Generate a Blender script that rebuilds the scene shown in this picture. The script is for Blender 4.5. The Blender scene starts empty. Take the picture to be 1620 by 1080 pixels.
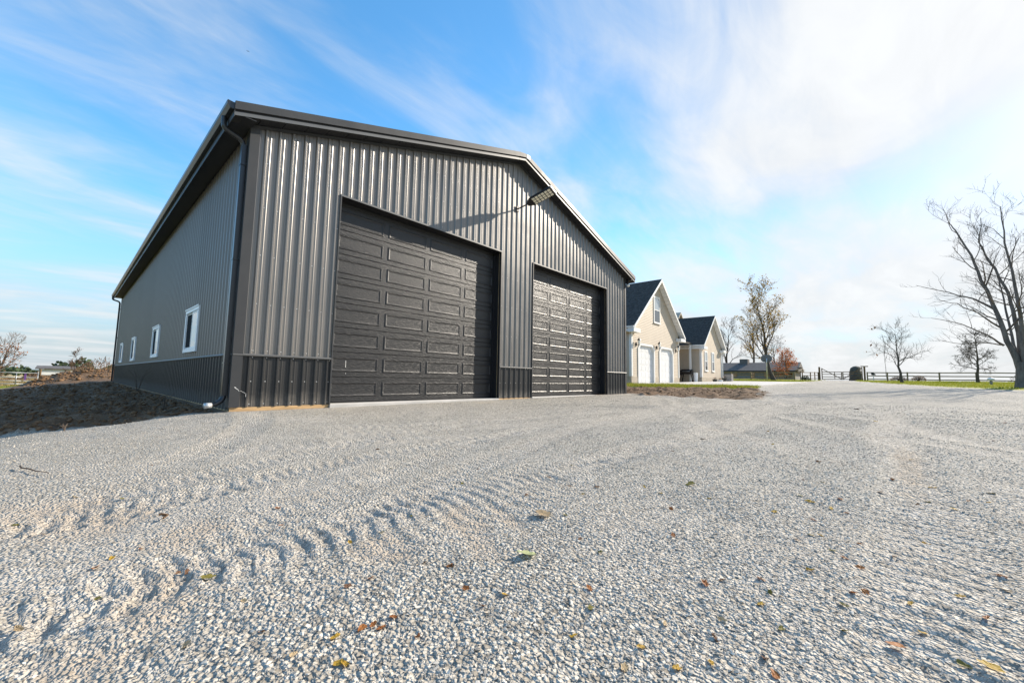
import bpy, bmesh, math, random
import numpy as np
from mathutils import Vector, Matrix, Quaternion

random.seed(7)
rng = np.random.default_rng(11)
scene = bpy.context.scene
COL = scene.collection

# ------------------------------------------------------------------ camera
CAM_POS = Vector((-1.945, -8.314, 0.586))
YAW, PITCH, ROLL = 0.8311, 0.0913, 0.0183           # yaw measured clockwise from +Y
fw = Vector((math.sin(YAW) * math.cos(PITCH), math.cos(YAW) * math.cos(PITCH), math.sin(PITCH)))
rt = Vector((math.cos(YAW), -math.sin(YAW), 0))
up = rt.cross(fw)
r2 = math.cos(ROLL) * rt + math.sin(ROLL) * up
u2 = -math.sin(ROLL) * rt + math.cos(ROLL) * up
cam_d = bpy.data.cameras.new('camera')
cam = bpy.data.objects.new('camera', cam_d)
COL.objects.link(cam)
M = Matrix((r2, u2, -fw)).transposed().to_4x4()
M.translation = CAM_POS
cam.matrix_world = M
cam_d.sensor_width = 36
cam_d.lens = 638.99 / 1620 * 36
cam_d.clip_start = 0.02
cam_d.clip_end = 3000
scene.camera = cam

# ------------------------------------------------------------------ light
SUN = Vector((2.6, -1.0, 1.48)).normalized()         # towards the sun
SUN_EL = math.asin(SUN.z)
SUN_AZ = math.atan2(SUN.x, SUN.y)                    # clockwise from +Y
sl = bpy.data.lights.new('sun', 'SUN')
sl.energy = 4.0
sl.angle = math.radians(0.55)
sl.color = (1.0, 0.90, 0.765)
so = bpy.data.objects.new('sun', sl)
so.rotation_euler = (-SUN).to_track_quat('-Z', 'Y').to_euler()
so.location = (30, -10, 30)
COL.objects.link(so)

world = bpy.data.worlds.new('World')
scene.world = world
world.use_nodes = True
wt = world.node_tree
wt.nodes.clear()


def N(tree, kind, **kw):
    n = tree.nodes.new(kind)
    for k, v in kw.items():
        setattr(n, k, v)
    return n


def mathn(tree, op, a, b=None, c=None, clamp=False):
    n = tree.nodes.new('ShaderNodeMath')
    n.operation = op
    n.use_clamp = clamp
    for i, v in enumerate((a, b, c)):
        if v is None:
            continue
        if isinstance(v, (int, float)):
            n.inputs[i].default_value = v
        else:
            tree.links.new(v, n.inputs[i])
    return n.outputs[0]


def maprange(tree, v, a, b, c=0.0, d=1.0, smooth=True):
    n = tree.nodes.new('ShaderNodeMapRange')
    n.interpolation_type = 'SMOOTHSTEP' if smooth else 'LINEAR'
    tree.links.new(v, n.inputs[0])
    for i, x in enumerate((a, b, c, d)):
        n.inputs[1 + i].default_value = x
    return n.outputs[0]


def mixc(tree, f, a, b, mode='MIX'):
    n = tree.nodes.new('ShaderNodeMix')
    n.data_type = 'RGBA'
    n.blend_type = mode
    for s, v in ((n.inputs[0], f), (n.inputs[6], a), (n.inputs[7], b)):
        if isinstance(v, (int, float)):
            s.default_value = v
        elif isinstance(v, tuple):
            s.default_value = (*v, 1) if len(v) == 3 else v
        else:
            tree.links.new(v, s)
    return n.outputs[2]


def build_sky():
    t = wt
    sky = N(t, 'ShaderNodeTexSky', sky_type='NISHITA', sun_disc=False, sun_elevation=SUN_EL,
            sun_rotation=SUN_AZ, altitude=200, air_density=1.0, dust_density=0.5, ozone_density=2.6)
    tc = N(t, 'ShaderNodeTexCoord')
    sep = N(t, 'ShaderNodeSeparateXYZ')
    t.links.new(tc.outputs['Generated'], sep.inputs[0])
    zc = mathn(t, 'MAXIMUM', sep.outputs[2], 0.0)
    den = mathn(t, 'ADD', zc, 0.13)
    px = mathn(t, 'DIVIDE', sep.outputs[0], den)
    py = mathn(t, 'DIVIDE', sep.outputs[1], den)
    com = N(t, 'ShaderNodeCombineXYZ')
    t.links.new(px, com.inputs[0])
    t.links.new(py, com.inputs[1])

    def streak(rot, sx, sy, scale, detail, rough, dist, off):
        m = N(t, 'ShaderNodeMapping')
        t.links.new(com.outputs[0], m.inputs[0])
        m.inputs[1].default_value = off
        m.inputs[2].default_value = (0, 0, math.radians(rot))
        m.inputs[3].default_value = (sx, sy, 1)
        n = N(t, 'ShaderNodeTexNoise')
        t.links.new(m.outputs[0], n.inputs[0])
        n.inputs['Scale'].default_value = scale
        n.inputs['Detail'].default_value = detail
        n.inputs['Roughness'].default_value = rough
        n.inputs['Distortion'].default_value = dist
        return n.outputs[0]
    big = streak(SKY_ROT, 0.7, 1.0, 0.75, 3, 0.5, 0.8, (SKY_OFF[0], SKY_OFF[1], 0))
    mid = streak(SKY_ROT + 8, 0.5, 1.25, 1.7, 7, 0.55, 0.9, (4.0, 1.0, 0))
    fin = streak(SKY_ROT - 15, 0.55, 1.5, 4.6, 8, 0.6, 0.6, (1.7, 9.0, 0))
    dt = N(t, 'ShaderNodeVectorMath', operation='DOT_PRODUCT')
    t.links.new(tc.outputs['Generated'], dt.inputs[0])
    dt.inputs[1].default_value = SUN
    # the cloud sheet thickens towards the sun's side of the sky
    toward = maprange(t, dt.outputs['Value'], 0.0, 1.0, 0.0, 1.0, False)
    s = mathn(t, 'MULTIPLY', big, 0.80)
    s = mathn(t, 'MULTIPLY_ADD', mid, 0.58, s)
    s = mathn(t, 'MULTIPLY_ADD', fin, 0.26, s)
    s = mathn(t, 'MULTIPLY_ADD', toward, CLOUD_SUN, s)
    low = maprange(t, sep.outputs[2], -0.02, 0.38, CLOUD_LOW, 0.0)
    s = mathn(t, 'ADD', s, low)
    mask = maprange(t, s, CLOUD_LO, CLOUD_HI, 0.05, 0.95)
    fwd = mathn(t, 'POWER', mathn(t, 'MAXIMUM', dt.outputs['Value'], 0.0), 4.0)
    lum = mathn(t, 'MULTIPLY_ADD', fwd, CLOUD_FWD, CLOUD_LUM)
    dens = mathn(t, 'MULTIPLY', maprange(t, mid, 0.32, 0.68, 0.93, 1.05), maprange(t, fin, 0.3, 0.7, 0.97, 1.03))
    lum = mathn(t, 'MULTIPLY', lum, dens)
    cc = N(t, 'ShaderNodeCombineColor')
    t.links.new(mathn(t, 'MULTIPLY', lum, 0.975), cc.inputs[0])
    t.links.new(mathn(t, 'MULTIPLY', lum, 0.99), cc.inputs[1])
    t.links.new(mathn(t, 'MULTIPLY', lum, 1.0), cc.inputs[2])
    hs = N(t, 'ShaderNodeHueSaturation')
    hs.inputs['Saturation'].default_value = SKY_SAT
    hs.inputs['Hue'].default_value = 0.490
    t.links.new(mathn(t, 'MULTIPLY', mathn(t, 'MULTIPLY_ADD', fwd, -0.62, 1.0), SKY_VAL), hs.inputs['Value'])
    t.links.new(sky.outputs[0], hs.inputs['Color'])
    # low down the clear air is pale blue grey
    pale = N(t, 'ShaderNodeVectorMath', operation='SCALE')
    pale.inputs[0].default_value = (1.30, 1.78, 2.18)
    t.links.new(mathn(t, 'MULTIPLY_ADD', fwd, 0.55, 1.0), pale.inputs['Scale'])
    base = mixc(t, maprange(t, sep.outputs[2], -0.02, 0.36, 0.95, 0.0), hs.outputs[0], pale.outputs[0])
    col = mixc(t, mask, base, cc.outputs[0])
    bg = N(t, 'ShaderNodeBackground')
    t.links.new(col, bg.inputs[0])
    bg.inputs[1].default_value = 0.15
    out = N(t, 'ShaderNodeOutputWorld')
    t.links.new(bg.outputs[0], out.inputs[0])


SKY_OFF = (6.1, 2.9)
SKY_ROT = 82
SKY_SAT, SKY_VAL = 1.28, 1.14
CLOUD_SUN, CLOUD_LOW = 0.27, 0.17
CLOUD_LO, CLOUD_HI = 0.745, 1.25
CLOUD_LUM, CLOUD_FWD = 2.80, 0.42
build_sky()
vs = scene.view_settings
vs.view_transform = 'Standard'
vs.look = 'None'
vs.gamma = 1.0
vs.exposure = 1.02
vs.use_curve_mapping = False
scene.render.engine = 'CYCLES'


# ------------------------------------------------------------------ materials
def base_mat(name):
    m = bpy.data.materials.new(name)
    m.use_nodes = True
    t = m.node_tree
    b = t.nodes['Principled BSDF']
    return m, t, b


def P(name, col, rough=0.6, metal=0.0, spec=0.5, var=0.12, vscale=3.0, bump=0.0, bscale=40.0,
      stretch=None, detail=5, rvar=0.0, dist=0.01, per_object=0.0):
    """plain painted or natural surface: colour with uneven tone, fine relief"""
    m, t, b = base_mat(name)
    tc = N(t, 'ShaderNodeTexCoord')
    mp = N(t, 'ShaderNodeMapping')
    t.links.new(tc.outputs['Object'], mp.inputs[0])
    if stretch:
        mp.inputs[3].default_value = stretch
    n1 = N(t, 'ShaderNodeTexNoise')
    t.links.new(mp.outputs[0], n1.inputs[0])
    n1.inputs['Scale'].default_value = vscale
    n1.inputs['Detail'].default_value = detail
    n1.inputs['Roughness'].default_value = 0.6
    f = maprange(t, n1.outputs[0], 0.25, 0.75, 1 - var, 1 + var)
    if per_object:
        oi = N(t, 'ShaderNodeObjectInfo')
        f = mathn(t, 'MULTIPLY', f, maprange(t, oi.outputs['Random'], 0, 1, 1 - per_object, 1 + per_object, False))
    hsv = N(t, 'ShaderNodeHueSaturation')
    hsv.inputs['Color'].default_value = (*col, 1)
    t.links.new(f, hsv.inputs['Value'])
    t.links.new(hsv.outputs[0], b.inputs['Base Color'])
    b.inputs['Roughness'].default_value = rough
    if rvar:
        t.links.new(maprange(t, n1.outputs[0], 0.3, 0.7, rough - rvar, rough + rvar), b.inputs['Roughness'])
    b.inputs['Metallic'].default_value = metal
    b.inputs['Specular IOR Level'].default_value = spec
    if bump:
        n2 = N(t, 'ShaderNodeTexNoise')
        t.links.new(mp.outputs[0], n2.inputs[0])
        n2.inputs['Scale'].default_value = bscale
        n2.inputs['Detail'].default_value = 4
        bp = N(t, 'ShaderNodeBump')
        bp.inputs['Strength'].default_value = bump
        bp.inputs['Distance'].default_value = dist
        t.links.new(n2.outputs[0], bp.inputs['Height'])
        t.links.new(bp.outputs[0], b.inputs['Normal'])
    return m


MT = {}
MT['steel'] = P('charcoal_steel', (0.190, 0.178, 0.166), 0.35, 0.38, 0.42, 0.05, 0.8, rvar=0.05, per_object=0.035)
MT['steel_dark'] = P('black_steel', (0.036, 0.0355, 0.035), 0.40, 0.12, 0.35, 0.08, 0.8, rvar=0.05, per_object=0.04)
def dusty(m):
    t = m.node_tree
    b = t.nodes['Principled BSDF']
    tc = N(t, 'ShaderNodeTexCoord')
    sp_ = N(t, 'ShaderNodeSeparateXYZ')
    t.links.new(tc.outputs['Object'], sp_.inputs[0])
    nz = N(t, 'ShaderNodeTexNoise')
    t.links.new(tc.outputs['Object'], nz.inputs[0])
    nz.inputs['Scale'].default_value = 7
    nz.inputs['Detail'].default_value = 8
    nz.inputs['Roughness'].default_value = .75
    zz = mathn(t, 'MULTIPLY_ADD', nz.outputs[0], -.5, sp_.outputs[2])
    f = maprange(t, zz, -.25, .06, .20, 0.0)
    old = b.inputs['Base Color'].links[0].from_socket
    t.links.new(mixc(t, f, old, (.36, .32, .27)), b.inputs['Base Color'])
    t.links.new(mathn(t, 'MULTIPLY_ADD', f, .9, .38), b.inputs['Roughness'])


dusty(MT['steel_dark'])
MT['trim'] = P('charcoal_trim', (0.046, 0.047, 0.049), 0.48, 0.1, 0.35, 0.06, 2.0, rvar=0.05)
MT['trim_black'] = P('black_trim', (0.016, 0.016, 0.018), 0.42, 0.0, 0.4, 0.1, 2.0)
MT['ledge'] = P('ledge_trim', (0.13, 0.13, 0.128), 0.42, 0.3, 0.5, 0.06, 2.0)
MT['gutter'] = P('gutter_aluminium', (0.040, 0.043, 0.047), 0.28, 0.4, 0.5, 0.06, 2.0)
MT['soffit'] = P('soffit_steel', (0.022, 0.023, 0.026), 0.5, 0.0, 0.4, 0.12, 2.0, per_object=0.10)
MT['door'] = P('door_steel', (0.0115, 0.0115, 0.0125), 0.385, 0.0, 0.55, 0.15, 9.0, 1.0, 12.0, stretch=(1.0, 1.0, 6.5), rvar=0.05, dist=0.0082)
MT['vinyl'] = P('white_vinyl', (0.86, 0.87, 0.87), 0.35, 0, 0.5, 0.03, 2.0)
MT['garage'] = P('garage_door_white', (0.66, 0.655, 0.64), 0.5, 0, 0.4, 0.04, 1.5)
MT['screen'] = P('insect_screen', (0.020, 0.022, 0.024), 0.9, 0, 0.1, 0.1, 8.0)
MT['white'] = P('white_paint', (0.70, 0.69, 0.66), 0.5, 0, 0.5, 0.06, 2.5)
MT['galv'] = P('pale_galvanised', (0.55, 0.55, 0.54), 0.4, 0.5, 0.5, 0.2, 12.0)
MT['wood_new'] = P('new_lumber', (0.52, 0.34, 0.17), 0.7, 0, 0.3, 0.25, 6.0, 0.3, 30.0, stretch=(0.25, 2, 3))
MT['wood_old'] = P('weathered_lumber', (0.16, 0.10, 0.052), 0.85, 0, 0.2, 0.3, 3.0, 0.4, 30.0, per_object=0.12)
MT['wood_grey'] = P('grey_lumber', (0.27, 0.20, 0.115), 0.85, 0, 0.2, 0.3, 3.0, 0.4, 30.0, per_object=0.12)
MT['concrete'] = P('concrete', (0.50, 0.48, 0.45), 0.85, 0, 0.3, 0.16, 1.2, 0.25, 60.0, per_object=0.05)
MT['siding'] = P('cream_vinyl_siding', (0.475, 0.400, 0.310), 0.6, 0, 0.35, 0.05, 1.2)
MT['found'] = P('block_foundation', (0.43, 0.37, 0.29), 0.9, 0, 0.2, 0.18, 5.0, 0.4, 40.0)
MT['shingle'] = P('dark_shingle', (0.058, 0.055, 0.051), 0.9, 0, 0.25, 0.45, 5.0, 0.6, 14.0, stretch=(1, 1, 1.6), dist=0.02)
MT['roof_grey'] = P('grey_shingle', (0.13, 0.12, 0.115), 0.9, 0, 0.2, 0.2, 3.0, 0.3, 14.0)
MT['grey_wall'] = P('grey_siding', (0.22, 0.21, 0.20), 0.8, 0, 0.2, 0.15, 2.0)
MT['iron'] = P('black_iron', (0.018, 0.018, 0.020), 0.45, 0.3, 0.5, 0.1, 8.0)
MT['grill'] = P('grill_enamel', (0.015, 0.015, 0.017), 0.35, 0.2, 0.5, 0.1, 8.0)
MT['tube'] = P('tube_gate_steel', (0.27, 0.29, 0.30), 0.4, 0.6, 0.5, 0.12, 3.0)
MT['bark'] = P('grey_bark', (0.15, 0.128, 0.112), 0.9, 0, 0.2, 0.35, 6.0, 0.7, 18.0, stretch=(1, 1, 0.3), dist=0.03)
MT['bark_dark'] = P('dark_bark', (0.085, 0.068, 0.055), 0.92, 0, 0.2, 0.3, 6.0, 0.5, 18.0, stretch=(1, 1, 0.3), dist=0.03)
MT['twig'] = P('twig_bark', (0.135, 0.105, 0.085), 0.9, 0, 0.2, 0.25, 3.0)
MT['purple'] = P('purple_plastic', (0.13, 0.05, 0.22), 0.5)
MT['stone'] = P('field_stone', (0.085, 0.085, 0.072), 0.9, 0, 0.2, 0.4, 3.0, 0.8, 6.0, dist=0.06)
MT['backboard'] = P('grey_backboard', (0.13, 0.13, 0.135), 0.6, 0, 0.4, 0.1, 3.0)
MT['soil_clod'] = P('soil_clods', (0.17, 0.105, 0.06), 0.95, 0, 0.1, 0.4, 6.0, 0.6, 30.0)


def glass_mat(name, tint, rough=0.04):
    m, t, b = base_mat(name)
    b.inputs['Base Color'].default_value = (*tint, 1)
    b.inputs['Roughness'].default_value = rough
    b.inputs['Specular IOR Level'].default_value = 0.9
    b.inputs['Coat Weight'].default_value = 0.6
    b.inputs['Coat Roughness'].default_value = 0.02
    return m


MT['glass_dark'] = glass_mat('dark_window_glass', (0.012, 0.014, 0.016))
MT['glass_pale'] = glass_mat('pale_window_glass', (0.30, 0.34, 0.36), 0.08)
MT['lens'] = P('led_lens', (0.86, 0.82, 0.68), 0.2, 0, 0.7, 0.03, 20.0)
MT['bulb'] = P('frosted_bulb', (0.85, 0.82, 0.74), 0.3, 0, 0.5, 0.03, 10.0)


def leaf_mat(name, cols, trans=0.35):
    m, t, b = base_mat(name)
    gi = N(t, 'ShaderNodeNewGeometry')
    oi = N(t, 'ShaderNodeObjectInfo')
    r = mathn(t, 'FRACT', mathn(t, 'ADD', gi.outputs['Random Per Island'], oi.outputs['Random']))
    cr = N(t, 'ShaderNodeValToRGB')
    el = cr.color_ramp.elements
    while len(el) < len(cols):
        el.new(0.5)
    for i, c in enumerate(cols):
        el[i].position = i / max(1, len(cols) - 1)
        el[i].color = (*c, 1)
    t.links.new(r, cr.inputs[0])
    t.links.new(cr.outputs[0], b.inputs['Base Color'])
    b.inputs['Roughness'].default_value = 0.65
    b.inputs['Specular IOR Level'].default_value = 0.3
    tr = N(t, 'ShaderNodeBsdfTranslucent')
    t.links.new(cr.outputs[0], tr.inputs[0])
    mx = N(t, 'ShaderNodeMixShader')
    mx.inputs[0].default_value = trans
    t.links.new(b.outputs[0], mx.inputs[1])
    t.links.new(tr.outputs[0], mx.inputs[2])
    t.links.new(mx.outputs[0], t.nodes['Material Output'].inputs[0])
    return m


MT['leaf_olive'] = leaf_mat('olive_autumn_leaf', [(0.22, 0.15, 0.020), (0.34, 0.20, 0.022), (0.18, 0.135, 0.028), (0.38, 0.22, 0.03)], 0.45)
MT['leaf_red'] = leaf_mat('red_autumn_leaf', [(0.38, 0.10, 0.035), (0.48, 0.17, 0.05), (0.32, 0.09, 0.04), (0.50, 0.21, 0.07)], .45)
MT['leaf_orange'] = leaf_mat('orange_autumn_leaf', [(0.36, 0.13, 0.02), (0.28, 0.09, 0.02), (0.42, 0.18, 0.03)])
MT['leaf_brown'] = leaf_mat('brown_leaf', [(0.16, 0.09, 0.05), (0.22, 0.13, 0.07), (0.12, 0.07, 0.045)])
MT['grass_blade'] = leaf_mat('grass_blade', [(0.16, 0.20, 0.020), (0.24, 0.265, 0.026), (0.33, 0.30, 0.045), (0.15, 0.19, 0.02)], 0.4)
MT['dry_blade'] = leaf_mat('dry_grass_blade', [(0.36, 0.26, 0.11), (0.28, 0.20, 0.09), (0.42, 0.32, 0.16)], 0.3)
MT['brush'] = leaf_mat('brown_brush', [(0.11, 0.065, 0.04), (0.15, 0.085, 0.048), (0.09, 0.06, 0.045), (0.17, 0.10, 0.05)], 0.2)
MT['evergreen'] = leaf_mat('evergreen', [(0.03, 0.05, 0.022), (0.04, 0.065, 0.025)], 0.1)


# ------------------------------------------------------------------ mesh helpers
class MB:
    """collects shapes; build() links them as one mesh object"""

    def __init__(s):
        s.v = []
        s.f = []

    def poly(s, pts):
        i = len(s.v)
        s.v += [tuple(p) for p in pts]
        s.f.append(tuple(range(i, i + len(pts))))
        return s

    def box(s, x0, x1, y0, y1, z0, z1):
        i = len(s.v)
        s.v += [(x0, y0, z0), (x1, y0, z0), (x1, y1, z0), (x0, y1, z0), (x0, y0, z1), (x1, y0, z1), (x1, y1, z1), (x0, y1, z1)]
        s.f += [tuple(i + k for k in q) for q in ((0, 3, 2, 1), (4, 5, 6, 7), (0, 1, 5, 4), (1, 2, 6, 5), (2, 3, 7, 6), (3, 0, 4, 7))]
        return s

    def cbox(s, x0, x1, y0, y1, z0, z1, c=0.01):
        """box with chamfered edges"""
        i = len(s.v)
        for (z, d) in ((z0, c), (z0 + c, 0), (z1 - c, 0), (z1, c)):
            for (x, y) in ((x0 + d, y0 + d), (x1 - d, y0 + d), (x1 - d, y1 - d), (x0 + d, y1 - d)):
                s.v.append((x, y, z))
        s.f.append((i + 3, i + 2, i + 1, i))
        s.f.append((i + 12, i + 13, i + 14, i + 15))
        for k in range(3):
            for j in range(4):
                a, b = i + 4 * k + j, i + 4 * k + (j + 1) % 4
                s.f.append((a, b, b + 4, a + 4))
        return s

    def beam(s, a, b, w, h, upv=(0, 0, 1)):
        """rectangular bar from a to b"""
        a, b = Vector(a), Vector(b)
        d = (b - a).normalized()
        u = Vector(upv)
        if abs(d.dot(u)) > 0.98:
            u = Vector((0, 1, 0))
        l = d.cross(u).normalized()
        u = l.cross(d).normalized()
        i = len(s.v)
        for p in (a, b):
            for (sx, sz) in ((-1, -1), (1, -1), (1, 1), (-1, 1)):
                s.v.append(tuple(p + l * (sx * w / 2) + u * (sz * h / 2)))
        s.f += [tuple(i + k for k in q) for q in ((0, 1, 2, 3), (7, 6, 5, 4), (0, 4, 5, 1), (1, 5, 6, 2), (2, 6, 7, 3), (3, 7, 4, 0))]
        return s

    def tube(s, pts, rad, n=8, cap=True):
        pts = [Vector(p) for p in pts]
        if not isinstance(rad, (list, tuple)):
            rad = [rad] * len(pts)
        ref = None
        i0 = len(s.v)
        for k, p in enumerate(pts):
            d = (pts[min(k + 1, len(pts) - 1)] - pts[max(k - 1, 0)])
            d = d.normalized() if d.length > 1e-9 else Vector((0, 0, 1))
            if ref is None:
                ref = Vector((1, 0, 0)) if abs(d.x) < 0.8 else Vector((0, 1, 0))
            a = d.cross(ref).normalized()
            ref = a.cross(d).normalized()
            for j in range(n):
                th = 2 * math.pi * j / n
                s.v.append(tuple(p + (ref * math.cos(th) + a * math.sin(th)) * rad[k]))
        for k in range(len(pts) - 1):
            for j in range(n):
                q = i0 + k * n
                s.f.append((q + j, q + (j + 1) % n, q + n + (j + 1) % n, q + n + j))
        if cap:
            s.f.append(tuple(i0 + j for j in reversed(range(n))))
            e = i0 + (len(pts) - 1) * n
            s.f.append(tuple(e + j for j in range(n)))
        return s

    def prism(s, prof, axis, a, b):
        """extrude a 2-D outline along an axis ('x': prof=(y,z); 'y': prof=(x,z); 'z': prof=(x,y))"""
        i = len(s.v)
        n = len(prof)
        for t in (a, b):
            for (u, w) in prof:
                s.v.append((t, u, w) if axis == 'x' else (u, t, w) if axis == 'y' else (u, w, t))
        s.f.append(tuple(i + j for j in range(n)))
        s.f.append(tuple(i + n + j for j in reversed(range(n))))
        for j in range(n):
            k = (j + 1) % n
            s.f.append((i + k, i + j, i + n + j, i + n + k))
        return s

    def lathe(s, c, prof, n=14):
        """prof: (radius, z) bottom to top about a vertical axis through c"""
        i = len(s.v)
        for (r, z) in prof:
            for j in range(n):
                th = 2 * math.pi * j / n
                s.v.append((c[0] + r * math.cos(th), c[1] + r * math.sin(th), c[2] + z))
        for k in range(len(prof) - 1):
            for j in range(n):
                q = i + k * n
                s.f.append((q + j, q + (j + 1) % n, q + n + (j + 1) % n, q + n + j))
        s.f.append(tuple(i + j for j in reversed(range(n))))
        e = i + (len(prof) - 1) * n
        s.f.append(tuple(e + j for j in range(n)))
        return s

    def build(s, name, mat, parent=None, smooth=False, fix=True):
        o0 = ORG.get(parent.name, (0, 0, 0)) if parent else (0, 0, 0)
        me = bpy.data.meshes.new(name)
        me.from_pydata([(x - o0[0], y - o0[1], z - o0[2]) for (x, y, z) in s.v], [], s.f)
        if fix:
            bm = bmesh.new()
            bm.from_mesh(me)
            bmesh.ops.recalc_face_normals(bm, faces=bm.faces)
            bm.to_mesh(me)
            bm.free()
        me.materials.append(MT[mat] if isinstance(mat, str) else mat)
        if smooth:
            me.polygons.foreach_set('use_smooth', [True] * len(me.polygons))
        return link(name, me, parent)


ORG = {}


def link(name, me, parent=None):
    o = bpy.data.objects.new(name, me)
    COL.objects.link(o)
    if parent:
        o.parent = parent
        ORG[o.name] = ORG.get(parent.name, (0, 0, 0))
    return o


def tag(o, label, cat, group=None):
    o['label'] = label
    o['category'] = cat
    if group:
        o['group'] = group
    return o


def thing(name, label, cat, loc=(0, 0, 0), group=None):
    o = bpy.data.objects.new(name, None)
    o.empty_display_size = 0.2
    COL.objects.link(o)
    o.location = loc
    ORG[o.name] = tuple(loc)
    return tag(o, label, cat, group)


def kind(o, k):
    o['kind'] = k
    return o


def np_mesh(name, verts, faces, mat, parent=None, smooth=False):
    """faces: (n, k) int array"""
    o0 = ORG.get(parent.name, (0, 0, 0)) if parent else (0, 0, 0)
    verts = np.asarray(verts, np.float32) - np.array(o0, np.float32)
    faces = np.asarray(faces, np.int32)
    me = bpy.data.meshes.new(name)
    k = faces.shape[1]
    me.vertices.add(len(verts))
    me.vertices.foreach_set('co', verts.ravel())
    me.loops.add(faces.size)
    me.loops.foreach_set('vertex_index', faces.ravel())
    me.polygons.add(len(faces))
    me.polygons.foreach_set('loop_start', np.arange(0, faces.size, k, dtype=np.int32))
    if smooth:
        me.polygons.foreach_set('use_smooth', np.ones(len(faces), bool))
    me.update(calc_edges=True)
    me.materials.append(MT[mat] if isinstance(mat, str) else mat)
    return link(name, me, parent)


# ------------------------------------------------------------------ the land
def smooth(a, b, x):
    t = np.clip((x - a) / (b - a), 0, 1)
    return t * t * (3 - 2 * t)


def g(x, y):
    """height of the land in metres (0 = bottom edge of the barn's steel siding)"""
    x = np.asarray(x, float)
    y = np.asarray(y, float)
    xs = [-60, -25, -10, -4.5, -2.2, 0, 3, 8, 14.6, 20, 24, 32, 45, 60, 76, 90]
    side = [-1.6, -1.4, -1.12, -.70, -.32, -.07, -.06, -.03, .02, .20, .34, .46, .66, .90, 1.20, 1.25]
    yard = [-.9, -.7, -.45, -.27, -.19, -.13, -.09, -.04, .02, .20, .34, .50, .68, .92, 1.20, 1.25]
    w = smooth(-4.5, .5, y)
    z = np.interp(x, xs, side) * w + np.interp(x, xs, yard) * (1 - w)
    # the hill falls away behind the pasture fence
    z = z - smooth(80, 125, x) * (1 - smooth(4, 14, y)) * 7.0
    # low spoil heap behind the barn
    z = z + .80 * np.exp(-(((x - .3) / 2.6) ** 2 + ((y - 37.5) / 2.6) ** 2)) + .42 * np.exp(-(((x + 2.5) / 1.3) ** 2 + ((y - 37.0) / 1.8) ** 2))
    # the far left pasture lies a little lower
    z = z - .5 * smooth(34, 60, y) * (1 - smooth(-2, 14, x))
    return z


def gz(x, y):
    return float(g(x, y))


def vnoise(x, y, seed=0):
    xi = np.floor(x).astype(np.int64)
    yi = np.floor(y).astype(np.int64)
    fx, fy = x - xi, y - yi
    fx = fx * fx * (3 - 2 * fx)
    fy = fy * fy * (3 - 2 * fy)

    def h(a, b):
        n = (a * 374761393 + b * 668265263 + seed * 1442695041) & 0xFFFFFFFF
        n = ((n ^ (n >> 13)) * 1274126177) & 0xFFFFFFFF
        return ((n ^ (n >> 16)) & 0xFFFF) / 65535.0
    a = h(xi, yi) * (1 - fx) + h(xi + 1, yi) * fx
    b = h(xi, yi + 1) * (1 - fx) + h(xi + 1, yi + 1) * fx
    return a * (1 - fy) + b * fy


def fbm(x, y, octv=4, seed=0):
    s, a, t = 0, 1.0, 0
    for k in range(octv):
        s = s + a * vnoise(x * 2 ** k, y * 2 ** k, seed + k * 17)
        t += a
        a *= .5
    return s / t


def inpoly(x, y, poly):
    """signed distance to a polygon, positive inside"""
    d = np.full(x.shape, 1e9)
    ins = np.zeros(x.shape, bool)
    n = len(poly)
    for i in range(n):
        ax, ay = poly[i]
        bx, by = poly[(i + 1) % n]
        ex, ey = bx - ax, by - ay
        t = np.clip(((x - ax) * ex + (y - ay) * ey) / (ex * ex + ey * ey), 0, 1)
        d = np.minimum(d, np.hypot(x - ax - t * ex, y - ay - t * ey))
        if ay != by:
            c = ((ay > y) != (by > y)) & (x < ex * (y - ay) / (by - ay) + ax)
            ins ^= c
    return np.where(ins, d, -d)


LAWN_R = [(67, -5.9), (44, -10.0), (35, -11.2), (30, -13.2), (27.5, -17), (27, -24), (20, -60), (160, -60), (160, -5.7)]
LAWN_L = [(47, 40), (47, -1.2), (58, -2), (68, -2.1), (74, -2.0), (160, -2), (160, 160), (18, 160), (18, 30)]
STRIP = [(20.2, 3.6), (21.9, -3.0), (22.4, -3.5), (24.6, -3.0), (23.3, 3.7), (23.2, 12), (20, 12)]
DIRT_R = [(14.9, 14), (14.7, -.15), (14.0, -.9), (13.6, -2.4), (13.7, -4.4), (14.3, -5.2), (16.8, -5.0), (20.5, -4.0), (22.4, -3.5), (21.0, 3.2), (20.2, 14)]
TRACKS = [  # tyre and track marks: arc centre, radius, half width, depth, lug pitch
    (11.67, 24.02, 30.35, .26, .007, .13), (11.67, 24.02, 29.7, .24, .008, .13), (11.67, 24.02, 28.9, .22, .013, .12),
    (3.51, -47.41, 40.95, .17, .013, .1), (3.51, -47.41, 42.6, .17, .013, .1), (4.1, 60.25, 68.7, .20, .013, .1), (4.1, 60.25, 66.9, .20, .013, .1),
    (-9.5, 2.5, 10.3, .20, .016, .15), (6.0, -20.5, 16.2, .17, .013, .11), (9.0, -33.0, 28.5, .16, .012, .09), (9.0, -33.0, 30.1, .16, .012, .09),
    (30.0, 16.0, 29.2, .17, .012, .09), (30.0, 16.0, 30.9, .17, .012, .09), (2.2, 13.5, 19.0, .16, .013, .1), (22, -30, 27.5, .18, .013, .1), (22, -30, 29.2, .18, .013, .1),
    (30, -60, 56.5, .22, .012, .1), (30, -60, 58.2, .22, .012, .1)]
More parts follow.
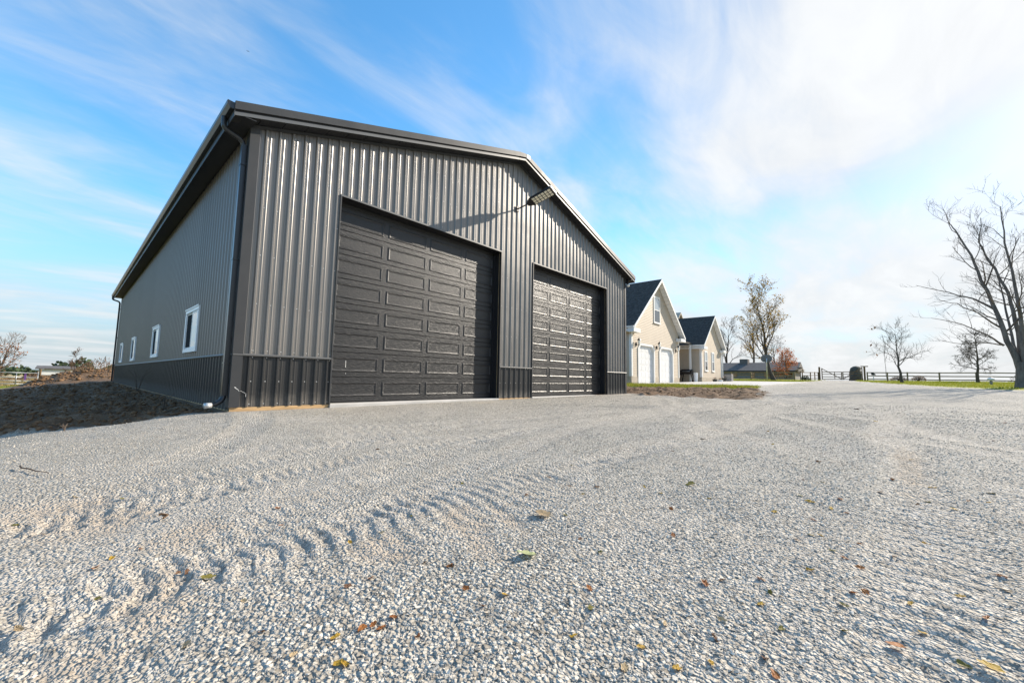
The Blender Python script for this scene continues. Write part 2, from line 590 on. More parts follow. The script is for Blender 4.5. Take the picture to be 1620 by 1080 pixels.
# worn spots where the tan base shows: x, y, half sizes, turn
SCRAPES = [(-.56, -6.78, .09, .42, .46), (-.36, -6.88, .05, .22, .46), (-.98, -6.73, .12, .16, 0), (2.35, -8.44, .55, .09, 0), (3.3, -8.46, .7, .10, 0),
           (-1.95, -4.85, .35, .22, .3), (-1.75, -5.3, .22, .28, .2), (-1.66, -6.45, .12, .34, .3), (-1.85, -6.75, .12, .2, 0), (5.4, -.55, .5, .10, 0), (-1.5, -5.9, .16, .16, 0)]


def scrape(x, y):
    m = np.zeros(x.shape)
    w = fbm(x * 5, y * 5, 4, 101) - .5
    for (cx, cy, a, b, th) in SCRAPES:
        dx, dy = x - cx, y - cy
        u = (dx * math.cos(th) - dy * math.sin(th)) / a
        v = (dx * math.sin(th) + dy * math.cos(th)) / b
        m = np.maximum(m, smooth(1.35, .35, np.sqrt(u * u + v * v) + w * 1.5))
    return m


def zones(x, y):
    """what covers the land: soil, grass, gravel weights"""
    w = (fbm(x * .9, y * .9, 4, 3) - .5)
    f = (fbm(x * 4.5, y * 4.5, 3, 5) - .5)
    edge = np.where(x > -1.9, -x / 2.6 + .02, .73 + (-x - 1.9) * 1.15)
    dl = np.where(x < .3, y - edge, -1.0) + w * .45 + f * .5
    soil = smooth(-.06, .10, dl)
    soil = np.maximum(soil, smooth(-.15, .2, inpoly(x, y, DIRT_R) + w * .9 + f * .5))
    pad = smooth(-.1, .1, np.minimum(np.minimum(x + .1, 14.8 - x), np.minimum(y + .02, 26.4 - y)))
    soil = np.maximum(soil, pad)
    soil = np.maximum(soil, smooth(26, 27, y) * (1 - smooth(14, 16, x)))
    gr = smooth(-.1, .15, inpoly(x, y, STRIP) + w * .8 + f * .5)
    gr = np.maximum(gr, smooth(-.3, .3, inpoly(x, y, LAWN_R) + w * 1.1 + f * .5))
    gr = np.maximum(gr, smooth(-.3, .3, inpoly(x, y, LAWN_L) + w * 1.1 + f * .5))
    gr = np.maximum(gr, smooth(40.5, 42, y + w * 3 + np.maximum(0, -x - 3.4) * 3.2) * (1 - smooth(20, 24, x)))
    gr = np.maximum(gr, smooth(-9, -11, x + w * 3) * smooth(1, 4, y))
    gr = np.maximum(gr, smooth(-30, -34, y))
    soil = soil * (1 - gr)
    return soil, gr


def yard_relief(x, y, soil, gr):
    """ruts, lug prints and loose ridges in the gravel; clods in the soil"""
    z = (fbm(x * .55, y * .55, 3, 21) - .5) * .085 + (fbm(x * 2.6, y * 2.6, 3, 31) - .5) * .026
    fines = np.zeros(x.shape)
    for k, (cx, cy, R, hw, dep, pit) in enumerate(TRACKS):
        dx, dy = x - cx, y - cy
        rr = np.hypot(dx, dy)
        wob = (fbm(x * .4 + k * 7, y * .4, 2, 40) - .5) * .5
        u = (rr - R + wob) / hw
        al = np.arctan2(dy, dx) * R
        fade = smooth(.30, .55, fbm(x * .22 + k * 3.3, y * .22 - k, 3, 50 + k))
        lug = smooth(.30, .72, .5 + .5 * np.sin(2 * math.pi * (al / pit + .55 * np.abs(u)) + 3.5 * (vnoise(x * 3, y * 3, 71) - .5)) + (vnoise(x * 17, y * 17, 73) - .5) * .45)
        inside = np.exp(-(u * u) ** 2)
        z = z - fade * inside * dep * (.40 + .75 * lug)
        z = z + fade * dep * .30 * np.exp(-((np.abs(u) - 1.35) / .3) ** 2)
        fines = np.maximum(fines, fade * inside * (.6 + .4 * (1 - lug)))
    clod = (fbm(x * 2.2, y * 2.2, 5, 61) - .5) * .34 + (fbm(x * 9, y * 9, 3, 63) - .5) * .07
    heap = np.exp(-(((x + .6) / 3.6) ** 2 + ((y - 37.2) / 2.8) ** 2))
    clod = clod + heap * (fbm(x * 1.3, y * 1.3, 4, 67) - .5) * 1.0
    near_wall = smooth(-.1, .9, np.maximum(-x, np.maximum(x - 14.63, -y)))
    zz = z * (1 - soil) + clod * soil * (.15 + .85 * near_wall)
    # keep it low against the slab and doors
    flat = smooth(.0, .7, np.maximum(np.maximum(-x, x - 14.63), -y))
    zz = zz * (.12 + .88 * flat)
    return zz * (1 - gr) + gr * (fbm(x * .8, y * .8, 3, 81) - .5) * .08, fines


def surf(x, y):
    """final ground surface"""
    x = np.asarray(x, float)
    y = np.asarray(y, float)
    s, gr = zones(x, y)
    r, fi = yard_relief(x, y, s, gr)
    lift = gr * .02
    sc = scrape(x, y)
    return g(x, y) + r + lift - sc * .006, s, gr, np.maximum(fi, sc)


def sz(x, y):
    return float(surf(np.array([x]), np.array([y]))[0][0])


def ground_material():
    m, t, b = base_mat('yard_ground')
    tc = N(t, 'ShaderNodeTexCoord')

    def att(n):
        a = N(t, 'ShaderNodeAttribute')
        a.attribute_name = n
        return a.outputs['Fac']

    def noise(scale, detail=5, rough=.6, off=0):
        n = N(t, 'ShaderNodeTexNoise')
        mp = N(t, 'ShaderNodeMapping')
        mp.inputs[1].default_value = (off, off * .7, 0)
        t.links.new(tc.outputs['Object'], mp.inputs[0])
        t.links.new(mp.outputs[0], n.inputs[0])
        n.inputs['Scale'].default_value = scale
        n.inputs['Detail'].default_value = detail
        n.inputs['Roughness'].default_value = rough
        return n.outputs[0]

    def vor(scale, feat='F1'):
        n = N(t, 'ShaderNodeTexVoronoi', feature=feat)
        t.links.new(tc.outputs['Object'], n.inputs['Vector'])
        n.inputs['Scale'].default_value = scale
        return n
    soil, gr, fines = att('soil'), att('grass'), att('fines')
    v1 = vor(58)
    v2 = vor(120)
    cell = N(t, 'ShaderNodeSeparateColor')
    t.links.new(v1.outputs['Color'], cell.inputs[0])
    stone = N(t, 'ShaderNodeValToRGB')
    for i, (p, c) in enumerate(((0, (.24, .220, .188)), (.3, (.385, .354, .304)), (.7, (.505, .466, .402)), (1, (.645, .595, .515)))):
        e = stone.color_ramp.elements[i] if i < 2 else stone.color_ramp.elements.new(p)
        e.position = p
        e.color = (*c, 1)
    t.links.new(cell.outputs[0], stone.inputs[0])
    gap = maprange(t, v1.outputs['Distance'], .45, .85, 1.0, .62)
    stc = mixc(t, 1.0, stone.outputs[0], gap, 'MULTIPLY')
    fin = N(t, 'ShaderNodeValToRGB')
    fin.color_ramp.elements[0].color = (.40, .355, .30, 1)
    fin.color_ramp.elements[1].color = (.56, .52, .465, 1)
    t.links.new(maprange(t, noise(5, 8, .65), .3, .7), fin.inputs[0])
    patch = maprange(t, noise(.55, 5, .6, 7), .40, .68)
    ff = mathn(t, 'MAXIMUM', mathn(t, 'MULTIPLY', fines, .8), mathn(t, 'MULTIPLY', patch, .75))
    speck = maprange(t, cell.outputs[1], .35, .6, 1.0, .25)
    ff = mathn(t, 'MULTIPLY', ff, speck)
    grav = mixc(t, ff, stc, fin.outputs[0])
    tan = maprange(t, noise(.9, 6, .65, 31), .62, .76, 0, .35)
    tan = mathn(t, 'MAXIMUM', tan, mathn(t, 'MULTIPLY', att('tan'), maprange(t, noise(14, 6, .7, 41), .3, .6, .15, .7)))
    grav = mixc(t, tan, grav, (.42, .345, .265))
    sr = N(t, 'ShaderNodeValToRGB')
    for i, (p, c) in enumerate(((0, (.072, .042, .023)), (.45, (.150, .092, .052)), (.75, (.25, .163, .098)), (1, (.40, .30, .20)))):
        e = sr.color_ramp.elements[i] if i < 2 else sr.color_ramp.elements.new(p)
        e.position = p
        e.color = (*c, 1)
    sn = noise(3.2, 9, .7, 3)
    t.links.new(maprange(t, sn, .25, .8, smooth=False), sr.inputs[0])
    grr = N(t, 'ShaderNodeValToRGB')
    for i, (p, c) in enumerate(((0, (.18, .225, .020)), (.5, (.27, .285, .030)), (1, (.38, .33, .055)))):
        e = grr.color_ramp.elements[i] if i < 2 else grr.color_ramp.elements.new(p)
        e.position = p
        e.color = (*c, 1)
    t.links.new(maprange(t, noise(.8, 8, .7, 13), .3, .7), grr.inputs[0])
    dry = att('dry')
    drr = mixc(t, noise(2.0, 6, .6, 17), (.30, .22, .10), (.42, .33, .17))
    grc = mixc(t, dry, grr.outputs[0], drr)
    col = mixc(t, soil, grav, sr.outputs[0])
    col = mixc(t, gr, col, grc)
    t.links.new(col, b.inputs['Base Color'])
    b.inputs['Roughness'].default_value = .9
    b.inputs['Specular IOR Level'].default_value = .25
    h1 = maprange(t, v1.outputs['Distance'], .0, .8, 1.0, 0.0, False)
    h1 = mathn(t, 'MULTIPLY', h1, mathn(t, 'SUBTRACT', 1.0, mathn(t, 'MULTIPLY', ff, .6)))
    h2 = maprange(t, v2.outputs['Distance'], .0, .8, .35, 0.0, False)
    hh = mathn(t, 'ADD', h1, h2)
    hs = mathn(t, 'MULTIPLY', noise(24, 6, .7, 5), 1.6)
    mxh = N(t, 'ShaderNodeMix', data_type='FLOAT')
    t.links.new(mathn(t, 'MAXIMUM', soil, gr), mxh.inputs[0])
    t.links.new(hh, mxh.inputs[2])
    t.links.new(hs, mxh.inputs[3])
    bp = N(t, 'ShaderNodeBump')
    bp.inputs['Strength'].default_value = .9
    bp.inputs['Distance'].default_value = .022
    t.links.new(mxh.outputs[0], bp.inputs['Height'])
    t.links.new(bp.outputs[0], b.inputs['Normal'])
    return m


def build_ground():
    cx, cy = -1.9, -8.3
    rad = np.concatenate([[0.0, .2], np.geomspace(.42, 32, 640), np.geomspace(32.5, 700, 90)])
    a0, a1 = math.radians(-14), math.radians(112)
    az = np.concatenate([np.linspace(a0, a1, 640), np.linspace(a1, a0 + 2 * math.pi, 90)[1:-1]])
    A, R = np.meshgrid(az, rad)
    X = cx + R * np.sin(A)
    Y = cy + R * np.cos(A)
    Z, S, G, F = surf(X, Y)
    nr, na = X.shape
    idx = np.arange(nr * na).reshape(nr, na)
    nx = np.roll(idx, -1, axis=1)
    faces = np.stack([idx[:-1], idx[1:], nx[1:], nx[:-1]], axis=-1).reshape(-1, 4)
    o = np_mesh('ground', np.stack([X, Y, Z], -1).reshape(-1, 3), faces, ground_material(), None, True)
    # flip so that normals look up
    if o.data.polygons[nr * na // 3].normal.z < 0:
        o.data.flip_normals()
    dry = smooth(44, 70, Y) * (1 - smooth(10, 20, X))
    dry = np.maximum(dry, smooth(82, 95, X))
    for n, v in (('soil', S), ('grass', G), ('fines', F), ('dry', dry), ('tan', scrape(X, Y))):
        at = o.data.attributes.new(n, 'FLOAT', 'POINT')
        at.data.foreach_set('value', v.astype(np.float32).ravel())
    kind(o, 'structure')


build_ground()


# ------------------------------------------------------------------ loose gravel
def stone_mat():
    m, t, b = base_mat('limestone_chips')
    oi = N(t, 'ShaderNodeObjectInfo')
    cr = N(t, 'ShaderNodeValToRGB')
    for i, (p, c) in enumerate(((0, (.215, .198, .174)), (.25, (.39, .360, .310)), (.6, (.525, .482, .415)), (.9, (.675, .625, .545)), (1, (.48, .39, .28)))):
        e = cr.color_ramp.elements[i] if i < 2 else cr.color_ramp.elements.new(p)
        e.position = p
        e.color = (*c, 1)
    t.links.new(oi.outputs['Random'], cr.inputs[0])
    tc = N(t, 'ShaderNodeTexCoord')
    n = N(t, 'ShaderNodeTexNoise')
    t.links.new(tc.outputs['Object'], n.inputs[0])
    n.inputs['Scale'].default_value = 2.2
    n.inputs['Detail'].default_value = 4
    c = mixc(t, 1.0, cr.outputs[0], maprange(t, n.outputs[0], .3, .7, .82, 1.12), 'MULTIPLY')
    t.links.new(c, b.inputs['Base Color'])
    b.inputs['Roughness'].default_value = .8
    b.inputs['Specular IOR Level'].default_value = .3
    return m


def build_gravel():
    sm = stone_mat()
    chips = bpy.data.collections.new('gravel_chips')       # not in the scene: only instanced
    for k in range(14):
        bm = bmesh.new()
        ax = (1.0, random.uniform(.55, .95), random.uniform(.26, .55))
        for i in range(13):
            v = Vector((random.gauss(0, 1), random.gauss(0, 1), random.gauss(0, 1))).normalized() * random.uniform(.82, 1.08)
            bm.verts.new((v.x * ax[0] * .5, v.y * ax[1] * .5, v.z * ax[2] * .5))
        r = bmesh.ops.convex_hull(bm, input=bm.verts)
        bmesh.ops.delete(bm, geom=[e for e in r['geom_interior'] if isinstance(e, bmesh.types.BMVert)], context='VERTS')
        me = bpy.data.meshes.new('chip')
        bm.to_mesh(me)
        bm.free()
        me.materials.append(sm)
        chips.objects.link(bpy.data.objects.new('chip', me))
    cx, cy = -1.9, -8.3
    PX, PY, PS = [], [], []
    for (ra, rb, dens, s0, s1) in ((.3, 2.0, 9500, .004, .0245), (2.0, 4.0, 5600, .006, .0235), (4.0, 7.0, 2500, .009, .025),
                                   (7.0, 11.0, 900, .014, .030), (11.0, 16.0, 190, .02, .042)):
        a0, a1 = math.radians(-16), math.radians(114)
        n = int(dens * (a1 - a0) / 2 * (rb * rb - ra * ra))
        r = np.sqrt(rng.uniform(ra * ra, rb * rb, n))
        a = rng.uniform(a0, a1, n)
        PX.append(cx + r * np.sin(a))
        PY.append(cy + r * np.cos(a))
        PS.append(s0 + (s1 - s0) * rng.beta(1.2, 2.9, n))
    x, y, s = map(np.concatenate, (PX, PY, PS))
    # a thin spill of chips over the soil edge and beside the barn
    z, S, G, F = surf(x, y)
    pat = fbm(x * .55 + 7, y * .55 + 5, 4, 91)
    loose = smooth(.36, .60, pat) * (1 - .75 * F)
    right = smooth(-2.6, 1.5, (x + 1.9) * .7 - (y + 8.3) * .72)        # deeper fresh stone on the right
    keep = (.09 + .91 * np.clip(loose * .42 + right * .62, 0, 1)) * (1 - .88 * F) * (1 - np.clip(S * 1.05, 0, .95)) * (1 - np.clip(G * 1.2, 0, 1))
    barn = (x > -.05) & (x < 14.68) & (y > -.03)
    u = rng.uniform(0, 1, len(x)) < keep
    u &= ~barn
    x, y, s, z, F = x[u], y[u], s[u], z[u], F[u]
    s = s * (1 - .25 * F)
    n = len(x)
    z = z + s * rng.uniform(-.12, .14, n)
    me = bpy.data.meshes.new('loose_gravel')
    me.vertices.add(n)
    me.vertices.foreach_set('co', np.stack([x, y, z], -1).astype(np.float32).ravel())
    rot = np.stack([rng.normal(0, .28, n), rng.normal(0, .28, n), rng.uniform(0, 6.283, n)], -1)
    a = me.attributes.new('rot', 'FLOAT_VECTOR', 'POINT')
    a.data.foreach_set('vector', rot.astype(np.float32).ravel())
    a = me.attributes.new('siz', 'FLOAT', 'POINT')
    a.data.foreach_set('value', s.astype(np.float32))
    me.materials.append(sm)
    o = link('loose_gravel', me)
    kind(o, 'stuff')
    o['label'] = 'loose pale grey limestone gravel covering the yard'
    o['category'] = 'gravel'
    t = bpy.data.node_groups.new('scatter_chips', 'GeometryNodeTree')
    t.interface.new_socket('Geometry', in_out='INPUT', socket_type='NodeSocketGeometry')
    t.interface.new_socket('Geometry', in_out='OUTPUT', socket_type='NodeSocketGeometry')
    gi, go = t.nodes.new('NodeGroupInput'), t.nodes.new('NodeGroupOutput')
    ci = t.nodes.new('GeometryNodeCollectionInfo')
    ci.inputs['Collection'].default_value = chips
    ci.inputs['Separate Children'].default_value = True
    ip = t.nodes.new('GeometryNodeInstanceOnPoints')
    ip.inputs['Pick Instance'].default_value = True
    ra = t.nodes.new('GeometryNodeInputNamedAttribute')
    ra.data_type = 'FLOAT_VECTOR'
    ra.inputs[0].default_value = 'rot'
    sa = t.nodes.new('GeometryNodeInputNamedAttribute')
    sa.data_type = 'FLOAT'
    sa.inputs[0].default_value = 'siz'
    t.links.new(gi.outputs[0], ip.inputs['Points'])
    t.links.new(ci.outputs[0], ip.inputs['Instance'])
    t.links.new(ra.outputs[0], ip.inputs['Rotation'])
    t.links.new(sa.outputs[0], ip.inputs['Scale'])
    t.links.new(ip.outputs[0], go.inputs[0])
    md = o.modifiers.new('scatter', 'NODES')
    md.node_group = t
    print('gravel chips', n)


build_gravel()


# ------------------------------------------------------------------ the steel barn
W, L = 14.63, 26.02
T, H, PEAK = 0.929, 5.111, 7.457
SL = (PEAK - H) / (W / 2)
DOORS = ((1.694, 6.586), (8.128, 12.925))
ZD = 4.373
PITCH_R = 0.22858                                     # rib spacing
RIB = [(0, .029), (.013, .029), (.034, 0), (.060, 0), (.069, .004), (.081, .004), (.090, 0), (.139, 0), (.148, .004), (.160, .004), (.169, 0), (.195, 0), (.216, .029)]


def rib_profile(a, b):
    """(position, height) points of the ribbed sheet between a and b, ribs on multiples of the spacing"""
    out = []
    k0 = int(math.floor(a / PITCH_R)) - 1
    k1 = int(math.ceil(b / PITCH_R)) + 1
    xs = [(k * PITCH_R + x, h) for k in range(k0, k1) for (x, h) in RIB]
    ax = np.array([p[0] for p in xs])
    ah = np.array([p[1] for p in xs])
    out.append((a, float(np.interp(a, ax, ah))))
    out += [p for p in xs if a + 1e-5 < p[0] < b - 1e-5]
    out.append((b, float(np.interp(b, ax, ah))))
    return out


def roofline(x):
    return H + SL * min(x, W - x)


barn = thing('steel_barn', 'large charcoal ribbed steel barn with two black overhead doors and dark wainscot', 'barn')


def gable_sheet(mb, a, b, zb, zt):
    pr = rib_profile(a, b)
    if a < W / 2 < b:
        pr = sorted(pr + [(W / 2, float(np.interp(W / 2, [p[0] for p in pr], [p[1] for p in pr])))])
    for (x0, h0), (x1, h1) in zip(pr[:-1], pr[1:]):
        t0 = zt if zt is not None else roofline(x0) + .02
        t1 = zt if zt is not None else roofline(x1) + .02
        mb.poly([(x0, -h0, zb), (x1, -h1, zb), (x1, -h1, t1), (x0, -h0, t0)])


PW = W / 16
for k in range(16):
    a, b = k * PW, (k + 1) * PW
    cuts = sorted({a, b, *[d for dd in DOORS for d in dd if a < d < b]})
    up_mb, lo_mb = MB(), MB()
    lo_any = False
    for c0, c1 in zip(cuts[:-1], cuts[1:]):
        mid = (c0 + c1) / 2
        indoor = any(d0 < mid < d1 for d0, d1 in DOORS)
        gable_sheet(up_mb, c0, c1, ZD if indoor else T, None)
        if not indoor:
            gable_sheet(lo_mb, c0, c1, 0.0, T)
            lo_any = True
    up_mb.build('wall_panel', 'steel', barn, fix=False)
    if lo_any:
        lo_mb.build('wainscot_panel', 'steel_dark', barn, fix=False)

# the long left wall: alike sheets share a mesh
SW = PITCH_R * 4
nside = int(L / SW) + 1


def side_sheet(name, a, b, z0, z1, mat):
    mb = MB()
    pr = rib_profile(a, b)
    for (y0, h0), (y1, h1) in zip(pr[:-1], pr[1:]):
        mb.poly([(-h0, y1, z0) if False else (-h1, y1, z0), (-h0, y0, z0), (-h0, y0, z1), (-h1, y1, z1)])
    return mb.build(name, mat, barn, fix=False)


su = side_sheet('wall_panel', 0, SW, T, H + .06, 'steel')
sd = side_sheet('wainscot_panel', 0, SW, -.06, T, 'steel_dark')
for k in range(1, nside):
    if (k + 1) * SW <= L + .01:
        for src in (su, sd):
            c = src.copy()
            COL.objects.link(c)
            c.parent = barn
            c.location = (0, k * SW, 0)
    elif L - k * SW > .02:
        side_sheet('wall_panel', k * SW, L, T, H + .06, 'steel')
        side_sheet('wainscot_panel', k * SW, L, -.06, T, 'steel_dark')
mb = MB()
mb.box(W - .1, W, .02, L, 0, H)
mb.prism([(0.02, 0), (W - .11, 0), (W - .11, H - .03), (W / 2, PEAK - .03), (0.02, H - .03)], 'y', L - .1, L)
mb.build('back_wall', 'steel', barn)
mb = MB().prism([(.03, H - .06), (W / 2, PEAK - .06), (W - .12, H - .06)], 'y', .3, .35)
mb.build('gable_lining', 'trim_black', barn)
# corner, base and ledge trims
CT = .115
mb = MB().prism([(-.040, -.040), (CT, -.040), (CT, -.004), (-.004, -.004), (-.004, CT + .1), (-.032, CT + .1)], 'z', 0.0, H - .01)
mb.build('corner_trim', 'trim', barn)
mb = MB().box(W - .09, W + .03, -.03, .06, 0, H - .01)
mb.build('corner_trim', 'trim', barn)
mb = MB().box(-.03, .10, L - .1, L + .03, -.05, H - .01)
mb.build('corner_trim', 'trim', barn)
led = [(-.046, T - .028), (-.050, T - .012), (-.028, T + .012), (0.0, T + .016), (0, T - .028)]
for a, b in ((-.036, DOORS[0][0] - .03), (DOORS[0][1] + .03, DOORS[1][0] - .03), (DOORS[1][1] + .03, W + .034)):
    mb = MB().prism(led, 'x', a, b)
    mb.build('ledge_trim', 'ledge', barn)
mb = MB().prism([(u, z) for (u, z) in led], 'y', -.02, L + .02)
mb.build('ledge_trim', 'ledge', barn)
mb = MB().prism([(0, roofline(0) - .05), (0, roofline(0) + .005), (W / 2, PEAK + .005), (W, roofline(W) + .005), (W, roofline(W) - .05), (W / 2, PEAK - .05)], 'y', -.050, -.031)
mb.build('frieze_trim', 'trim', barn)
mb = MB().box(-.050, -.031, .2, L, H - .06, H - .005)
mb.build('frieze_trim', 'trim', barn)

# new timber showing below the steel, and the slab edge
for a, b in ((-.02, DOORS[0][0] - .02), (DOORS[0][1] + .02, DOORS[1][0] - .02), (DOORS[1][1] + .02, W + .01)):
    mb = MB().cbox(a, b, -.012, .03, -.30, -.004, .004)
    mb.build('skirt_board', 'wood_new', barn)
mb = MB().cbox(-.012, .03, .035, L, -.45, -.004 - .05, .004)
mb.build('skirt_board', 'wood_new', barn)
for (d0, d1) in DOORS:
    mb = MB().cbox(d0 - .01, d1 + .01, -.06, .9, -.28, .002, .012)
    mb.build('door_sill', 'concrete', barn)
mb = MB().box(.05, W - .12, .95, L - .12, -.3, -.01)
mb.build('floor_slab', 'concrete', barn)

# screws in rows
mb = MB()


def screw_front(x, z, y):
    r = .0065
    mb.poly([(x - r, y - .006, z - r), (x + r, y - .006, z - r), (x + r, y - .006, z + r), (x - r, y - .006, z + r)])
    for q in ((-r, -r, r, -r), (r, -r, r, r), (r, r, -r, r), (-r, r, -r, -r)):
        mb.poly([(x + q[0] * 1.5, y, z + q[1] * 1.5), (x + q[2] * 1.5, y, z + q[3] * 1.5), (x + q[2], y - .006, z + q[3]), (x + q[0], y - .006, z + q[1])])


k = 0
for k in range(1, 64):
    x = k * PITCH_R + .043
    inside = any(d0 - .05 < x < d1 + .05 for d0, d1 in DOORS)
    for z in (.05, .45, .88, 1.0, 1.85, 2.75, 3.65, 4.5, 5.2, 5.9, 6.6):
        if z > roofline(x) - .12 or (inside and z < ZD + .08):
            continue
        screw_front(x, z, 0.0005)
so_ = mb.build('screws', 'galv', barn, fix=False)
kind(so_, 'stuff')
mb = MB()
for k in range(1, int(L / PITCH_R)):
    y = k * PITCH_R + .043
    r = .0075
    for z in (.05, .88, 1.0, 1.85, 2.75, 3.65, 4.5, 5.0):
        mb.poly([(-.007, y - r, z - r), (-.007, y + r, z - r), (-.007, y + r, z + r), (-.007, y - r, z + r)])
        mb.poly([(.0, y - 1.6 * r, z - 1.6 * r), (.0, y + 1.6 * r, z - 1.6 * r), (-.007, y + r, z - r), (-.007, y - r, z - r)])
        mb.poly([(.0, y - 1.6 * r, z + 1.6 * r), (.0, y + 1.6 * r, z + 1.6 * r), (-.007, y + r, z + r), (-.007, y - r, z + r)])
kind(mb.build('screws', 'trim_black', barn, fix=False), 'stuff')

# --- roof
OV, EX = 0.30, 0.35                                   # rake and eave overhangs
for sgn in (0, 1):
    mb = MB()

    def rp(x, y, dz):
        xx = x if sgn == 0 else W - x
        return (xx, y, H + SL * x + dz)
    mb.poly([rp(-EX, -OV, .225), rp(-EX, L + OV, .225), rp(W / 2, L + OV, .225), rp(W / 2, -OV, .225)])
    mb.poly([rp(-EX, -OV, .19), rp(W / 2, -OV, .19), rp(W / 2, L + OV, .19), rp(-EX, L + OV, .19)])
    mb.poly([rp(-EX, -OV, .19), rp(-EX, L + OV, .19), rp(-EX, L + OV, .225), rp(-EX, -OV, .225)])
    for k in range(int((L + 2 * OV) / .2286)):
        y = -OV + .05 + k * .2286
        i = len(mb.v)
        for (dy, dz) in ((-.03, .226), (-.012, .245), (.012, .245), (.03, .226)):
            mb.v += [rp(-EX, y + dy, dz), rp(W / 2 - .05, y + dy, dz)]
        for j in range(3):
            mb.f.append((i + 2 * j, i + 2 * j + 1, i + 2 * j + 3, i + 2 * j + 2))
    mb.build('roof_slope', 'steel_dark', barn)
    # rake: upper cap and lower fascia, ends chopped where the ridge piece sits
    xe = W / 2 - .30
    for nm, y0, y1, z0, z1 in (('rake_cap', -OV - .035, -OV + .12, .115, .262), ('rake_fascia', -OV - .012, -OV + .02, .012, .072), ('rake_shadow_gap', -OV + .005, -OV + .02, .072, .115)):
        mb = MB()
        i = len(mb.v)
        for x in (-EX - .01, xe):
            for (yy, dz) in ((y0, z0), (y1, z0), (y1, z1), (y0, z1)):
                mb.v.append(rp(x, yy, dz))
        mb.f += [(0, 1, 2, 3), (7, 6, 5, 4), (0, 4, 5, 1), (1, 5, 6, 2), (2, 6, 7, 3), (3, 7, 4, 0)]
        o = mb.build(nm, {'rake_cap': 'trim', 'rake_fascia': 'ledge', 'rake_shadow_gap': 'trim_black'}[nm], barn)
    # soffit boards under the rake
    x = -EX
    while x < W / 2 - .01:
        x1 = min(x + .405, W / 2)
        mb = MB()
        for dz in (0.0,):
            mb.poly([rp(x + .006, -OV - .01, .012), rp(x1 - .006, -OV - .01, .012), rp(x1 - .006, -.022, .012), rp(x + .006, -.022, .012)])
            mb.poly([rp(x + .006, -OV - .01, .012), rp(x1 - .006, -OV - .01, .012), rp(x1 - .006, -OV - .01, .03), rp(x + .006, -OV - .01, .03)])
            mb.poly([rp(x + .006, -OV - .01, .03), rp(x + .006, -.022, .03), rp(x + .006, -.022, .012), rp(x + .006, -OV - .01, .012)])
            mb.poly([rp(x1 - .006, -OV - .01, .03), rp(x1 - .006, -.022, .03), rp(x1 - .006, -.022, .012), rp(x1 - .006, -OV - .01, .012)])
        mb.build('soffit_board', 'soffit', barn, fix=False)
        x = x1
    mb = MB()
    mb.poly([rp(-EX, -OV, .035), rp(W / 2, -OV, .035), rp(W / 2, .0, .035), rp(-EX, .0, .035)])
    mb.build('soffit_backing', 'trim_black', barn, fix=False)
# the eave soffit on the left: boards crossing the overhang
mb = MB().box(-EX, -.022, -.02, .405, H - .06, H - .045)
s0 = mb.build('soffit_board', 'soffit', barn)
k = 1
while k * .415 + .4 < L + .2:
    c = s0.copy()
    COL.objects.link(c)
    c.parent = barn
    c.location = (0, k * .415, 0)
    k += 1
mb = MB().box(-EX - .002, -.02, -OV + .03, L + OV - .03, H - .04, H - .03)
mb.build('soffit_backing', 'trim_black', barn)
mb = MB().box(-EX, -.022, -OV - .005, -.024, H - .058, H - .044)
mb.build('soffit_board', 'soffit', barn)
mb = MB().box(W + .03, W + EX, -OV, L + OV, H - .06, H - .045)
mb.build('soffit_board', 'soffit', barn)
mb = MB().box(-EX - .012, -EX, -OV - .01, L + OV, H - .125, H + .13)
mb.build('eave_fascia', 'trim', barn)
mb = MB().box(W + EX, W + EX + .012, -OV - .01, L + OV, H - .125, H + .13)
mb.build('eave_fascia', 'trim', barn)
# ridge
mb = MB()
zt = PEAK + .262 - SL * .30
mb.prism([(W / 2 - .299, zt - .145), (W / 2 - .299, zt), (W / 2 - .02, zt + .055), (W / 2 + .299, zt), (W / 2 + .299, zt - .145), (W / 2, zt - .06)], 'y', -OV - .036, -OV + .12)
mb.build('ridge_end_cap', 'trim', barn)
mb = MB().prism([(W / 2 - .299, zt - .248), (W / 2 - .299, zt - .190), (W / 2, zt - .10), (W / 2 + .299, zt - .190), (W / 2 + .299, zt - .248), (W / 2, zt - .16)], 'y', -OV - .013, -OV + .02)
mb.build('rake_fascia', 'ledge', barn)
mb = MB().prism([(W / 2 - .25, PEAK + .205), (W / 2, PEAK + .29), (W / 2 + .25, PEAK + .205), (W / 2 + .25, PEAK + .19), (W / 2 - .25, PEAK + .19)], 'y', -OV + .13, L + OV)
mb.build('ridge_cap', 'trim', barn)
mb = MB().cbox(W / 2 + .02, W / 2 + .20, -OV - .042, -OV + .10, zt - .085, zt + .075, .02)
mb.build('ridge_vent_closure', 'vinyl', barn)

# --- gutter and downspouts
gp = [(-EX - .012, H + .115), (-EX - .115, H + .125), (-EX - .125, H + .105), (-EX - .118, H + .06), (-EX - .075, H + .0), (-EX - .012, H + .0)]
mb = MB().prism(gp, 'y', -OV - .01, L + OV)
mb.build('gutter', 'gutter', barn)


